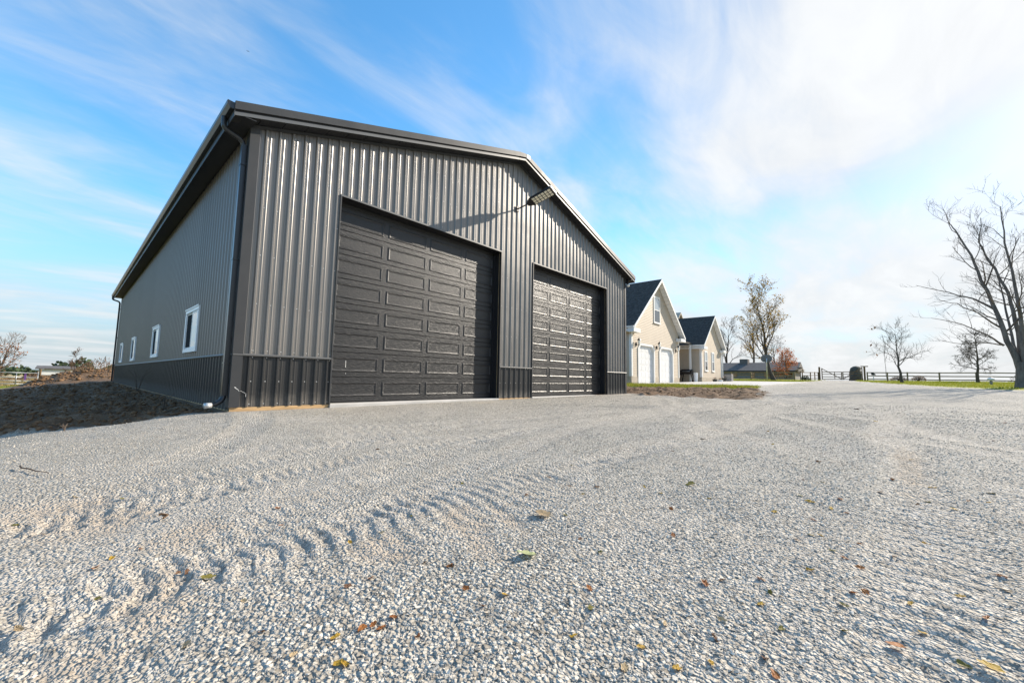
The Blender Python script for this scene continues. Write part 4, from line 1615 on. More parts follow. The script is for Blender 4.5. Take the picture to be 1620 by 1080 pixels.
# tall rounded stone behind the right leaf of the gate
bx, by = 77.5, -5.55
z = sz(bx, by)
m = MB()
prof = [(.95, -.3), (1.0, .2), (.86, .9), (.78, 1.5), (.72, 1.85), (.5, 2.05), (.15, 2.12)]
m.lathe((bx, by, z), prof, 18)
m.v = [(x + .10 * math.sin(zz * 5 + y * 3), (y - by) * .78 + by + .09 * math.sin(zz * 4 + x * 5), zz + .05 * math.sin(x * 9)) for (x, y, zz) in m.v]
tag(m.build('boulder', 'stone', None, True), 'tall dark rounded boulder just behind the right gate leaf', 'boulder')

# box on a thin post right of the gate
bx, by = 74.6, -7.55
z = sz(bx, by)
t = thing('post_box', 'small dark box on a thin pale post right of the gate', 'box', (bx, by, z))
MB().tube([(bx, by, z - .2), (bx, by, z + .8)], .045, 8).build('post', 'galv', t)
MB().prism([(by - .26, z + .80), (by + .20, z + .80), (by + .26, z + 1.05), (by + .12, z + 1.18), (by - .20, z + .98)], 'x', bx - .12, bx + .12).build('box', 'iron', t)

# bird feeder left of the gate with a bird on it
bx, by = 66.0, -.15
z = sz(bx, by)
t = thing('bird_feeder', 'roofed bird feeder on a post left of the gate', 'bird feeder', (bx, by, z))
MB().tube([(bx, by, z - .2), (bx, by, z + 1.25)], .05, 8).build('post', 'wood_old', t)
MB().box(bx - .3, bx + .3, by - .35, by + .35, z + 1.25, z + 1.30).build('tray', 'wood_grey', t)
MB().prism([(by - .55, z + 1.42), (by, z + 1.68), (by + .55, z + 1.42), (by + .55, z + 1.38), (by, z + 1.63), (by - .55, z + 1.38)], 'x', bx - .4, bx + .4).build('roof', 'wood_grey', t)
for s in (-1, 1):
    MB().box(bx - .03, bx + .03, by + s * .25 - .03, by + s * .25 + .03, z + 1.30, z + 1.53).build('upright', 'wood_old', t)


def bird(name, c, s, label, flying):
    t = thing(name, label, 'bird', c)
    c = Vector(c)
    body = [(-.16, .0), (-.10, .045), (.0, .065), (.09, .05), (.15, .038), (.19, .03), (.235, .004)]
    MB().tube([c + Vector((0, a * s * 1.2, .02 * s if a > .1 else 0)) for a, r in body], [max(.004, r * s) for a, r in body], 8).build('body', 'iron', t, True)
    MB().poly([c + Vector((-.02, -.15, 0)) * s, c + Vector((.02, -.15, 0)) * s, c + Vector((.05, -.36, .0)) * s, c + Vector((-.05, -.36, 0)) * s]).build('tail', 'iron', t, fix=False)
    for k in (-1, 1):
        sp = .55 if flying else .10
        MB().poly([c + Vector((k * .03, .10, .02)) * s, c + Vector((k * sp * .55, .13, .12 if flying else .0)) * s, c + Vector((k * sp, -.02, .04 if flying else -.03)) * s,
                   c + Vector((k * sp * .5, -.10, .04)) * s, c + Vector((k * .03, -.10, .0)) * s]).build('wing', 'iron', t, fix=False)


bird('bird', (66.0, -.15, z + 1.76), 1.5, 'dark bird perched on the feeder roof', False)
bird('bird', (4.3, 21.0, 21.35), .22, 'tiny dark bird flying high in the blue sky', True)

# path light on the right lawn
bx, by = 50.0, -15.1
z = sz(bx, by)
t = thing('path_light', 'short white capped path light on the lawn by the big tree', 'light', (bx, by, z))
MB().tube([(bx, by, z - .1), (bx, by, z + .36)], .085, 10).build('stem', 'grey_wall', t)
MB().lathe((bx, by, z + .36), [(.12, 0), (.21, .04), (.22, .12), (.14, .22), (.03, .26)], 12).build('cap', 'white', t, True)

# basketball hoop seen from behind
bx, by = 54.3, 1.72
z = sz(bx, by)
t = thing('basketball_hoop', 'grey fan backboard on a pale pole at the lawn edge', 'basketball hoop', (bx, by, z))
MB().tube([(bx, by, z - .2), (bx, by, z + 2.25), (bx - .05, by - .05, z + 2.7)], .055, 10).build('pole', 'galv', t, True)
ou = [(-.36, 0), (.36, 0), (.58, .26), (.56, .62), (.33, .88), (-.33, .88), (-.56, .62), (-.58, .26)]
dirv = Vector((.985, .18, 0)).normalized()
tan_ = Vector((-dirv.y, dirv.x, 0))
c = Vector((bx + .1, by + .02, z + 2.28))
m = MB()
for off in (0, .05):
    m.v += [tuple(c + tan_ * a + Vector((0, 0, b)) + dirv * off) for a, b in ou]
m.f += [tuple(range(8)), tuple(range(15, 7, -1))] + [(i, (i + 1) % 8, 8 + (i + 1) % 8, 8 + i) for i in range(8)]
m.build('backboard', 'backboard', t)
m = MB()
rc = c + dirv * .34 + Vector((0, 0, .22))
m.tube([rc + Vector((math.cos(a) * .22, math.sin(a) * .22, 0)) for a in np.linspace(0, 6.283, 18)], .012, 6)
m.build('rim', 'leaf_orange', t, True)
MB().beam((bx - .05, by - .05, z + 2.55), tuple(c + Vector((0, 0, .35))), .06, .06).build('bracket', 'galv', t)

# long low grey building beyond the fence
nb = thing('low_grey_building', 'long low grey building with a dark roof beyond the fence', 'building', (86, 9, 1.2))
bz = .50
y0, y1, x0, x1 = 2.8, 15.5, 84.0, 91
MB().box(x0, x1, y0, y1, bz, bz + 2.35).build('wall', 'grey_wall', nb)
MB().prism([(x0 - .7, bz + 2.30), ((x0 + x1) / 2, bz + 4.0), (x1 + .7, bz + 2.30), (x1 + .7, bz + 2.15), (x0 - .7, bz + 2.15)], 'y', y0 - .5, y1 + .5).build('roof', 'roof_grey', nb)
MB().box(x0 - .74, x0 - .702, y0 - .5, y1 + .5, bz + 2.12, bz + 2.36).build('fascia', 'trim_black', nb)
MB().box(86.5, 88, 10.6, 12.0, bz + 3.0, bz + 4.65).build('chimney', 'roof_grey', nb)
for (a, b, z0, z1) in ((14.0, 15.0, 1.2, 1.75), (12.0, 12.8, 1.2, 1.75), (9.0, 9.6, .4, 2.0), (4.6, 7.4, 1.25, 1.75), (4.6, 7.4, .45, .9), (3.2, 3.9, 1.2, 1.9)):
    w_ = MB().box(x0 - .03, x0 - .002, a - .08, b + .08, bz + z0 - .08, bz + z1 + .08).build('window', 'wood_grey', nb)
    MB().box(x0 - .045, x0 - .031, a, b, bz + z0, bz + z1).build('pane', 'glass_dark', w_)

# ---- left side: tube gate, feed shelter
ga = thing('tube_gate', 'silver tube livestock gate at the left edge of the yard', 'gate', (-5.4, 48, sz(-5.4, 48)))
GA, GB_ = Vector((-7.2, 46.5, 0)), Vector((-3.65, 47.5, 0))
gzb = -1.02
dirg = (GB_ - GA).normalized()
for k, h in enumerate((.18, .42, .68, .98, 1.38)):
    a, b = GA + Vector((0, 0, gzb + h)), GB_ + Vector((0, 0, gzb + h - .08))
    MB().tube([a, b], .035, 8).build('rail', 'tube', ga, True)
for f in (.0, .33, .66, 1.0):
    p = GA.lerp(GB_, f)
    MB().tube([p + Vector((0, -.04, gzb + .12)), p + Vector((0, -.04, gzb + 1.38 - .08 * f))], .028, 8).build('upright', 'tube', ga, True)
MB().box(-4.42, -4.30, 47.15, 47.25, gzb + .70, gzb + 1.25).build('plastic_tag', 'purple', ga)
for i, (x, y, lab) in enumerate(((-7.0, 47.3, 'dark fence post near the left frame edge behind the tube gate'), (-5.95, 48.0, 'dark fence post behind the middle of the tube gate'), (-3.55, 47.9, 'dark fence post at the right end of the tube gate'))):
    z = sz(x, y)
    tag(MB().lathe((x, y, z - .2), [(.075, 0), (.07, 1.6), (.04, 1.64)], 8).build('fence_post', 'wood_old'), lab, 'post', 'posts behind the tube gate')
sh = thing('feed_shelter', 'low open pale shelter with a flat dark roof beyond the spoil heap', 'shelter', (-2.6, 56, sz(-2.6, 56)))
sx0, sx1, sy, szz = -3.9, -1.55, 56.0, -.95
MB().prism([(sy - .5, szz + 1.62), (sy + 2.6, szz + 1.9), (sy + 2.6, szz + 2.0), (sy - .5, szz + 1.72)], 'x', sx0 - .25, sx1 + .25).build('roof', 'roof_grey', sh)
MB().box(sx0, sx1, sy - .3, sy - .24, szz + 1.02, szz + 1.60).build('front_board', 'white', sh)
for x in (sx0 + .05, sx1 - .05):
    for y in (sy - .2, sy + 2.3):
        MB().box(x - .05, x + .05, y - .05, y + .05, szz - .3, szz + 1.62).build('post', 'wood_grey', sh)


# ------------------------------------------------------------------ trees and plants
RMIN = [.004]                                        # thinnest twig of the tree being grown


def grow(p, d, length, r, lvl, mx, out, R, kids=(5, 5, 4), ang=(.5, .95), ratio=(.42, .68), tropism=.12, wander=.16, rend=.35):
    n = 5 if lvl < 2 else 4
    pts = [p.copy()]
    rad = [r]
    q = p.copy()
    dd = d.normalized()
    for k in range(n):
        dd = (dd + Vector((R.gauss(0, wander), R.gauss(0, wander), R.gauss(0, wander) + tropism))).normalized()
        q = q + dd * (length / n)
        pts.append(q.copy())
        rad.append(r * (1 - (1 - rend) * (k + 1) / n))
    out.append((pts, rad, lvl))
    if lvl >= mx:
        return
    kids_of(pts, rad, length, lvl, mx, out, R, kids, ang, ratio, tropism, wander, rend)


def kids_of(pts, rad, length, lvl, mx, out, R, kids, ang, ratio, tropism, wander, rend, t0=.25):
    nk = kids[min(lvl, len(kids) - 1)]
    for i in range(nk):
        t = t0 + (1 - t0) * (i + R.random()) / nk
        f = t * (len(pts) - 1)
        k = min(int(f), len(pts) - 2)
        p = pts[k].lerp(pts[k + 1], f - k)
        ax = (pts[k + 1] - pts[k]).normalized()
        perp = ax.cross(Vector((R.gauss(0, 1), R.gauss(0, 1), R.gauss(0, 1)))).normalized()
        a = R.uniform(*ang)
        d = ax * math.cos(a) + perp * math.sin(a)
        rr = (rad[k] + (rad[k + 1] - rad[k]) * (f - k))
        grow(p, d, length * R.uniform(*ratio) * (1.15 - .45 * t), max(RMIN[0], rr * R.uniform(.38, .6)), lvl + 1, mx, out, R, kids, ang, ratio, tropism, wander, rend)


def tree_parts(t, branches, split, mat_trunk, mat_twig, leaves=None, sides=(10, 7, 4, 3)):
    a, b = MB(), MB()
    for pts, rad, lvl in branches:
        (a if lvl <= split else b).tube(pts, rad, sides[min(lvl, len(sides) - 1)], cap=False)
    a.build('trunk', mat_trunk, t, True, fix=False)
    cr = b.build('crown', mat_twig, t, True, fix=False) if b.v else None
    if leaves:
        mat, n, size, cond, R = leaves
        tips = [(pts[k].lerp(pts[k + 1], .5)) for pts, rad, lvl in branches if lvl >= max(split, 1) for k in range(len(pts) - 1)]
        tips = [p for p in tips if cond(p)]
        m = MB()
        for i in range(n):
            c = R.choice(tips) + Vector((R.gauss(0, size * .9), R.gauss(0, size * .9), R.gauss(0, size * .9)))
            u = Vector((R.gauss(0, 1), R.gauss(0, 1), R.gauss(0, 1))).normalized()
            w = u.cross(Vector((R.gauss(0, 1), R.gauss(0, 1), R.gauss(0, 1)))).normalized()
            s = size * R.uniform(.55, 1.15)
            m.poly([c - u * s * .6, c + w * s * .33 - u * s * .05, c + u * s * .6, c - w * s * .33 - u * s * .05])
        m.build('leaves', mat, t, fix=False)


def tree(name, label, loc, height, trunk_r, seed, mx=3, kids=(9, 5, 4), ang=(.45, .9), clear=.22, lean=(0, 0), mats=('bark_dark', 'twig'), leaves=None, split=1, ratio=(.42, .66), tropism=.12, group=None, cat='tree', side_len=.55, rmin=.012):
    RMIN[0] = rmin
    R = random.Random(seed)
    z = sz(*loc)
    t = thing(name, label, cat, (loc[0], loc[1], z), group)
    p = Vector((loc[0], loc[1], z - .15))
    pts, rad = [p.copy()], [trunk_r * 1.35]
    n = 9
    q = p.copy()
    for k in range(n):
        q = q + Vector((lean[0] / n + R.gauss(0, .012) * height, lean[1] / n + R.gauss(0, .012) * height, height / n))
        pts.append(q.copy())
        rad.append(max(.012, trunk_r * (1 - .93 * (k + 1) / n)))
    out = [(pts, rad, 0)]
    kids_of(pts, rad, height * side_len, 0, mx, out, R, kids, ang, ratio, tropism, .15, .3, clear)
    lv = None
    if leaves:
        lv = leaves + (R,)
    tree_parts(t, out, split, mats[0], mats[1], lv)
    return t


# the big bare tree at the right: several stems from one foot
def big_tree():
    R = random.Random(5)
    RMIN[0] = .0075
    bx, by = 35.4, -14.45
    bz = sz(bx, by)
    t = thing('bare_tree', 'big bare tree with several grey stems at the right edge', 'tree', (bx, by, bz))
    lat = Vector((.153, .988, 0))
    dep = Vector((.988, -.153, 0))

    def L_(u, h, d=0.0):
        return Vector((bx, by, bz)) + lat * u + dep * d + Vector((0, 0, h))
    out = []

    def stem(pl, r0, r1, lvl=0, ss=0):
        pts = [L_(*q) for q in pl]
        # smooth the outline
        fine = []
        for i in range(len(pts) - 1):
            for j in range(3):
                fine.append(pts[i].lerp(pts[i + 1], j / 3) + Vector((R.gauss(0, .02), R.gauss(0, .02), R.gauss(0, .02))))
        fine.append(pts[-1])
        n = len(fine)
        rad = [r0 + (r1 - r0) * (i / (n - 1)) ** .8 for i in range(n)]
        out.append((fine, rad, lvl))
        return fine, rad
    foot = [L_(0, -.25), L_(0.0, .0), L_(-.0, .45), L_(-.02, 1.0), L_(-.05, 1.5)]
    out.append((foot, [.52, .41, .34, .31, .27], 0))
    stems = []
    stems.append((stem([(.06, .7), (.20, 1.7), (.46, 2.75), (.80, 4.55), (1.25, 6.6), (1.60, 8.2), (2.15, 10.0), (2.5, 10.6)], .185, .018), 3.6))
    stems.append((stem([(.0, 1.2, .1), (.05, 2.6, .25), (.12, 4.6, .5), (.38, 6.1, .7), (.95, 8.0, .9), (1.25, 9.2, 1.0), (1.1, 10.8, 1.1)], .14, .018), 3.2))
    stems.append((stem([(-.12, 1.3, -.1), (-.10, 3.2, -.2), (-.02, 6.0, -.3), (.22, 8.6, -.3), (.26, 10.9, -.2)], .14, .018), 3.2))
    stems.append((stem([(-.2, .9, .0), (-.6, 2.6, .2), (-1.3, 5.2, .4), (-1.8, 7.6, .5), (-2.3, 9.9, .6)], .14, .018), 3.4))
    stems.append((stem([(-.15, 1.2, -.3), (-.5, 3.4, -1.0), (-.9, 6.0, -1.7), (-1.1, 8.5, -2.1)], .11, .02), 3.0))
    stems.append((stem([(.1, 1.3, .3), (.3, 3.2, 1.2), (.5, 5.6, 2.0), (.7, 7.8, 2.6)], .10, .02), 3.0))
    limbs = [stem([(.62, 2.5, 0), (1.2, 3.15, -.2), (2.2, 3.9, -.4), (3.5, 4.4, -.5)], .065, .012, 1),
             stem([(.60, 2.55, 0), (1.3, 2.75, .4), (2.4, 2.75, .7), (3.2, 3.0, .8)], .045, .010, 1),
             stem([(.90, 4.75, 0), (1.7, 5.5, .3), (2.7, 6.1, .5), (4.2, 6.85, .6)], .075, .012, 1),
             stem([(.72, 3.6, 0), (1.5, 4.5, -.5), (2.3, 5.1, -.8), (2.9, 5.4, -.9)], .055, .012, 1)]
    for (p, r), ln in stems:
        kids_of(p, r, ln, 0, 3, out, R, (11, 5, 4), (.45, .95), (.42, .75), .08, .13, .3, .28)
    for p, r in limbs:
        kids_of(p, r, 2.2, 1, 3, out, R, (10, 7, 4), (.4, .9), (.45, .7), .06, .13, .3, .2)
    tree_parts(t, out, 0, 'bark', 'twig', None, (12, 5, 3, 3))


big_tree()
tree('bare_tree', 'small open bare tree on the lawn nearest the gate', (54.3, -9.9), 5.2, .13, 21, 3, (12, 7, 5), (.6, 1.1), .22, (.2, .3), ('bark_dark', 'twig'), ('leaf_brown', 14, .28, lambda p: p.y > -8.4), 1, (.45, .7), .10, 'bare trees on the right lawn', side_len=.72)
tree('bare_tree', 'small round bare tree in front of the lawn fence', (67.5, -16.4), 5.3, .15, 33, 3, (22, 9, 6), (.75, 1.25), .28, (.0, .3), ('bark_dark', 'twig'), None, 1, (.42, .62), .02, 'bare trees on the right lawn', side_len=.62, rmin=.016)
tree('sapling', 'thin upright sapling left of the small bare tree', (62.5, -8.9), 4.6, .035, 3, 2, (7, 3), (.3, .6), .45, (0, 0), ('twig', 'twig'), None, 0, side_len=.28)
tree('autumn_tree', 'tall tree with thinning olive gold leaves behind the basketball hoop', (58.8, 1.75), 10.9, .24, 8, 3, (17, 8, 5), (.48, .90), .18, (-.3, .9), ('bark_dark', 'bark_dark'), ('leaf_olive', 2100, .21, lambda p: p.z > 3.6), 1, (.42, .66), .14, side_len=.66, rmin=.014)
tree('red_maple', 'small rust red maple in front of the low grey building', (79.0, 3.3), 3.9, .12, 14, 3, (18, 6, 4), (.65, 1.2), .02, (0, 0), ('bark_dark', 'twig'), ('leaf_red', 1900, .19, lambda p: True), 1, (.48, .7), .08, side_len=.95)
tree('bare_tree', 'dark bare tree nearest the rear wing, behind the grey building', (98.0, 17.0), 11.5, .30, 41, 3, (14, 6, 4), (.45, .9), .25, (0, 0), ('bark_dark', 'bark_dark'), ('leaf_brown', 300, .22, lambda p: True), 1, rmin=.022, side_len=.68, group='trees behind the grey building')
tree('bare_tree', 'tall pale bare tree, second behind the grey building', (104.0, 13.2), 13.5, .30, 42, 3, (14, 7, 4), (.4, .8), .3, (0, 0), ('bark', 'twig'), ('leaf_olive', 260, .22, lambda p: p.z < 9), 1, rmin=.022, side_len=.68, group='trees behind the grey building')
tree('bare_tree', 'low spreading dark tree behind the autumn tree', (100.0, 8.3), 9.5, .30, 43, 3, (16, 7, 4), (.6, 1.1), .2, (0, 0), ('bark_dark', 'bark_dark'), ('leaf_brown', 260, .22, lambda p: True), 1, rmin=.022, side_len=.68, group='trees behind the grey building')
tree('bare_tree', 'bare tree with a cluster of orange leaves at the left frame edge', (-7.6, 62.0), 5.3, .16, 51, 3, (15, 7, 5), (.4, .95), .15, (1.3, 0), ('bark', 'twig'), ('leaf_orange', 170, .20, lambda p: p.x > -6.9 and p.z < 3.4), 1, side_len=.7, rmin=.013)
tree('bare_shrub', 'bare reddish shrub standing on the spoil heap', (-1.5, 38.2), 1.9, .04, 61, 3, (12, 6, 4), (.5, 1.1), .05, (0, 0), ('twig', 'brush'), ('leaf_brown', 220, .07, lambda p: True), 1, cat='shrub', side_len=.6)


def shrub_blob(name, label, loc, rx, ry, h, mat, n, size, seed):
    R = random.Random(seed)
    z = sz(*loc)
    t = thing(name, label, 'shrub', (loc[0], loc[1], z))
    st, lf = MB(), MB()
    for i in range(26):
        a = R.uniform(0, 6.28)
        k = R.uniform(.2, 1)
        st.tube([Vector((loc[0], loc[1], z - .05)), Vector((loc[0] + math.cos(a) * rx * k * .5, loc[1] + math.sin(a) * ry * k * .5, z + h * .55)), Vector((loc[0] + math.cos(a) * rx * k, loc[1] + math.sin(a) * ry * k, z + h * R.uniform(.6, 1.05)))], [.02, .012, .006], 3, False)
    for i in range(n):
        a, k = R.uniform(0, 6.28), R.random() ** .5
        hh = (1 - k * k * .6) * h * R.random() ** .6
        c = Vector((loc[0] + math.cos(a) * rx * k, loc[1] + math.sin(a) * ry * k, z + hh))
        u = Vector((R.gauss(0, 1), R.gauss(0, 1), R.gauss(0, 1))).normalized()
        w = u.cross(Vector((R.gauss(0, 1), R.gauss(0, 1), R.gauss(0, 1)))).normalized()
        s = size * R.uniform(.5, 1.2)
        lf.poly([c - u * s, c + w * s * .5, c + u * s, c - w * s * .5])
    st.build('stems', 'twig', t, fix=False)
    lf.build('foliage', mat, t, fix=False)


shrub_blob('shrub', 'low reddish shrub at the lawn fence left of the sapling', (73.9, -10.1), .5, .85, .72, 'leaf_brown', 500, .07, 1)
shrub_blob('shrub', 'low reddish shrub at the lawn fence right of the sapling', (73.9, -12.0), .5, .75, .8, 'leaf_brown', 500, .07, 2)
shrub_blob('shrub', 'dark evergreen shrub at the foot of the bird feeder', (65.2, -.75), .5, .55, .75, 'evergreen', 600, .06, 3)
shrub_blob('shrub', 'scraggly weedy shrub at the fence beside the big tree', (74.0, -20.8), .5, 1.1, 1.2, 'brush', 240, .07, 4)


# far mass of brown brush and woods at the left, one mass
def brush():
    R = random.Random(77)
    m = MB()
    for i in range(11000):
        a = math.radians(R.uniform(-14, 12))
        d = R.uniform(88, 135)
        x, y = -1.9 + d * math.sin(a), -8.3 + d * math.cos(a)
        env = 1.5 + 1.0 * math.sin(x * .35 + 1) + .7 * math.sin(x * .9) + (1.0 if x < -10 else 0)
        h = max(.5, env) * R.random() ** .7
        z = gz(x, y) + h
        s = R.uniform(.12, .34)
        c = Vector((x, y, z))
        u = Vector((R.gauss(0, .5), R.gauss(0, .5), 1)).normalized()
        w = u.cross(Vector((R.gauss(0, 1), R.gauss(0, 1), R.gauss(0, 1)))).normalized()
        m.poly([c - u * s, c + w * s * .16, c + u * s, c - w * s * .16])
    o = m.build('brush', 'brush', None, fix=False)
    kind(o, 'stuff')
    o['label'] = 'brown brush along the far left pasture'
    m = MB()
    for i in range(1500):
        a = math.radians(R.uniform(-8, 4))
        d = R.uniform(160, 190)
        x, y = -1.9 + d * math.sin(a), -8.3 + d * math.cos(a)
        env = 2.0 + 1.3 * math.sin(x * .45 + 2) + math.sin(x * 1.1)
        c = Vector((x, y, gz(x, y) + max(.5, env) * R.random() + .8))
        s = R.uniform(.4, .8)
        u = Vector((R.gauss(0, 1), R.gauss(0, 1), R.gauss(0, 1))).normalized()
        w = u.cross(Vector((R.gauss(0, 1), R.gauss(0, 1), R.gauss(0, 1)))).normalized()
        m.poly([c - u * s, c + w * s * .6, c + u * s, c - w * s * .6])
    o = m.build('far_woods', 'evergreen', None, fix=False)
    kind(o, 'stuff')
    o['label'] = 'dark green woods far behind the pasture'
    # wooded rise on the far horizon
    m = MB()
    n = 80
    for k in range(n):
        a0, a1 = math.radians(-40 + 75 * k / n), math.radians(-40 + 75 * (k + 1) / n)
        for a in (a0, a1):
            pass
        p = []
        for a in (a0, a1):
            x, y = -1.9 + 420 * math.sin(a), -8.3 + 420 * math.cos(a)
            p.append((x, y))
        hz = [1.3 + .9 * math.sin(q[0] * .02) + .5 * math.sin(q[0] * .11) for q in p]
        m.poly([(p[0][0], p[0][1], -6), (p[1][0], p[1][1], -6), (p[1][0], p[1][1] + 25, hz[1]), (p[0][0], p[0][1] + 25, hz[0])])
    o = m.build('far_hills', MT['evergreen'], None, fix=False)
    kind(o, 'structure')


brush()


def blades(name, label, regions, mat, seed):
    """regions: (count, sampler, height, width)"""
    V, Fc = [], []
    r = np.random.default_rng(seed)
    base = 0
    for (cnt, poly, h, w, need) in regions:
        px = np.array([p[0] for p in poly])
        py = np.array([p[1] for p in poly])
        x = r.uniform(px.min(), px.max(), cnt * 3)
        y = r.uniform(py.min(), py.max(), cnt * 3)
        z, S, G, F = surf(x, y)
        k = (inpoly(x, y, poly) > 0) & (r.uniform(0, 1, len(x)) < (G if need else 1.0))
        x, y, z = x[k][:cnt], y[k][:cnt], z[k][:cnt]
        n = len(x)
        hh = h * r.uniform(.45, 1.2, n)
        a = r.uniform(0, 6.283, n)
        ln = r.normal(0, .35, (n, 2)) * hh[:, None]
        wx, wy = np.cos(a) * w / 2, np.sin(a) * w / 2
        v = np.stack([np.stack([x - wx, y - wy, z - .02], -1), np.stack([x + wx, y + wy, z - .02], -1),
                      np.stack([x + ln[:, 0], y + ln[:, 1], z + hh], -1)], 1).reshape(-1, 3)
        V.append(v)
        Fc.append(np.arange(n * 3).reshape(n, 3) + base)
        base += n * 3
    o = np_mesh(name, np.concatenate(V), np.concatenate(Fc), mat)
    kind(o, 'stuff')
    o['label'] = label


blades('lawn_grass', 'short green grass on the lawns and the strip by the drive',
       [(9000, [(19.8, 4), (21.6, -3.6), (24.8, -3.4), (23.6, 4)], .15, .02, True),
        (26000, [(28, -24), (31, -12.5), (46, -9), (62, -6.2), (62, -30)], .11, .03, True),
        (14000, [(46.5, -1.5), (62, -2.5), (62, 12), (46.5, 12)], .14, .035, True),
        (9000, [(62, -30), (62, -2), (78, -2), (78, -30)], .13, .05, True),
        (6000, [(-9, 36), (3, 38), (3, 52), (-9, 52)], .16, .035, True)], 'grass_blade', 5)
blades('dry_grass', 'tall dry tan grass in the far left pasture',
       [(9000, [(-16, 49), (6, 49), (6, 80), (-18, 80)], .75, .06, False),
        (420, [(-2.5, 37.5), (3, 37.5), (3, 41), (-2.5, 41)], .5, .012, False)], 'dry_blade', 6)


# soil clods in the spoil and beside the wall
def clods():
    R = np.random.default_rng(9)
    V, Fc = [], []
    base = 0
    ico = np.array([(0, 0, 1), (.894, 0, .447), (.276, .851, .447), (-.724, .526, .447), (-.724, -.526, .447), (.276, -.851, .447),
                    (.724, .526, -.447), (-.276, .851, -.447), (-.894, 0, -.447), (-.276, -.851, -.447), (.724, -.526, -.447), (0, 0, -1)])
    icf = np.array([(0, 1, 2), (0, 2, 3), (0, 3, 4), (0, 4, 5), (0, 5, 1), (1, 6, 2), (2, 7, 3), (3, 8, 4), (4, 9, 5), (5, 10, 1), (2, 6, 7), (3, 7, 8), (4, 8, 9), (5, 9, 10), (1, 10, 6), (6, 11, 7), (7, 11, 8), (8, 11, 9), (9, 11, 10), (10, 11, 6)])
    for (n, xa, xb, ya, yb, s0, s1) in ((4200, -4.6, -.12, .3, 9, .012, .075), (1800, -5.5, -.12, 9, 28, .03, .12), (900, -4, 3.5, 33.5, 41, .05, .22), (900, 14.7, 22, -5, 4, .02, .08)):
        x = R.uniform(xa, xb, n)
        y = R.uniform(ya, yb, n)
        z, S, G, F = surf(x, y)
        k = S > .55
        x, y, z = x[k], y[k], z[k]
        s = s0 + (s1 - s0) * R.beta(1, 3.5, len(x))
        for i in range(len(x)):
            v = ico * R.uniform(.65, 1.15, (12, 1)) * s[i] * np.array([1, R.uniform(.7, 1.1), R.uniform(.5, .8)])
            V.append(v + np.array([x[i], y[i], z[i] + s[i] * .15]))
            Fc.append(icf + base)
            base += 12
    o = np_mesh('soil_clods', np.concatenate(V), np.concatenate(Fc), 'soil_clod')
    kind(o, 'stuff')
    o['label'] = 'dark soil clods strewn beside the barn'


clods()

# weeds and sticks by the left wall
R_ = random.Random(4)
for i, (x, y, h, lab) in enumerate(((-.55, 2.6, .38, 'dry twiggy weed beside the foot of the wall near the downspout'), (-.35, 9.6, .95, 'tall thin dead weed against the dark wall'), (-1.9, .55, .12, 'small dry weed at the gravel edge'))):
    z = sz(x, y)
    t = thing('dead_weed', lab, 'weed', (x, y, z), 'dead weeds by the barn')
    m = MB()
    for k in range(9):
        a = R_.uniform(0, 6.28)
        q = Vector((math.cos(a), math.sin(a), 0)) * h * R_.uniform(.15, .5)
        m.tube([Vector((x, y, z - .02)), Vector((x, y, z)) + q * .4 + Vector((0, 0, h * .55)), Vector((x, y, z)) + q + Vector((0, 0, h * R_.uniform(.7, 1)))], [.005, .003, .002], 3, False)
    m.build('stalks', 'twig', t, fix=False)

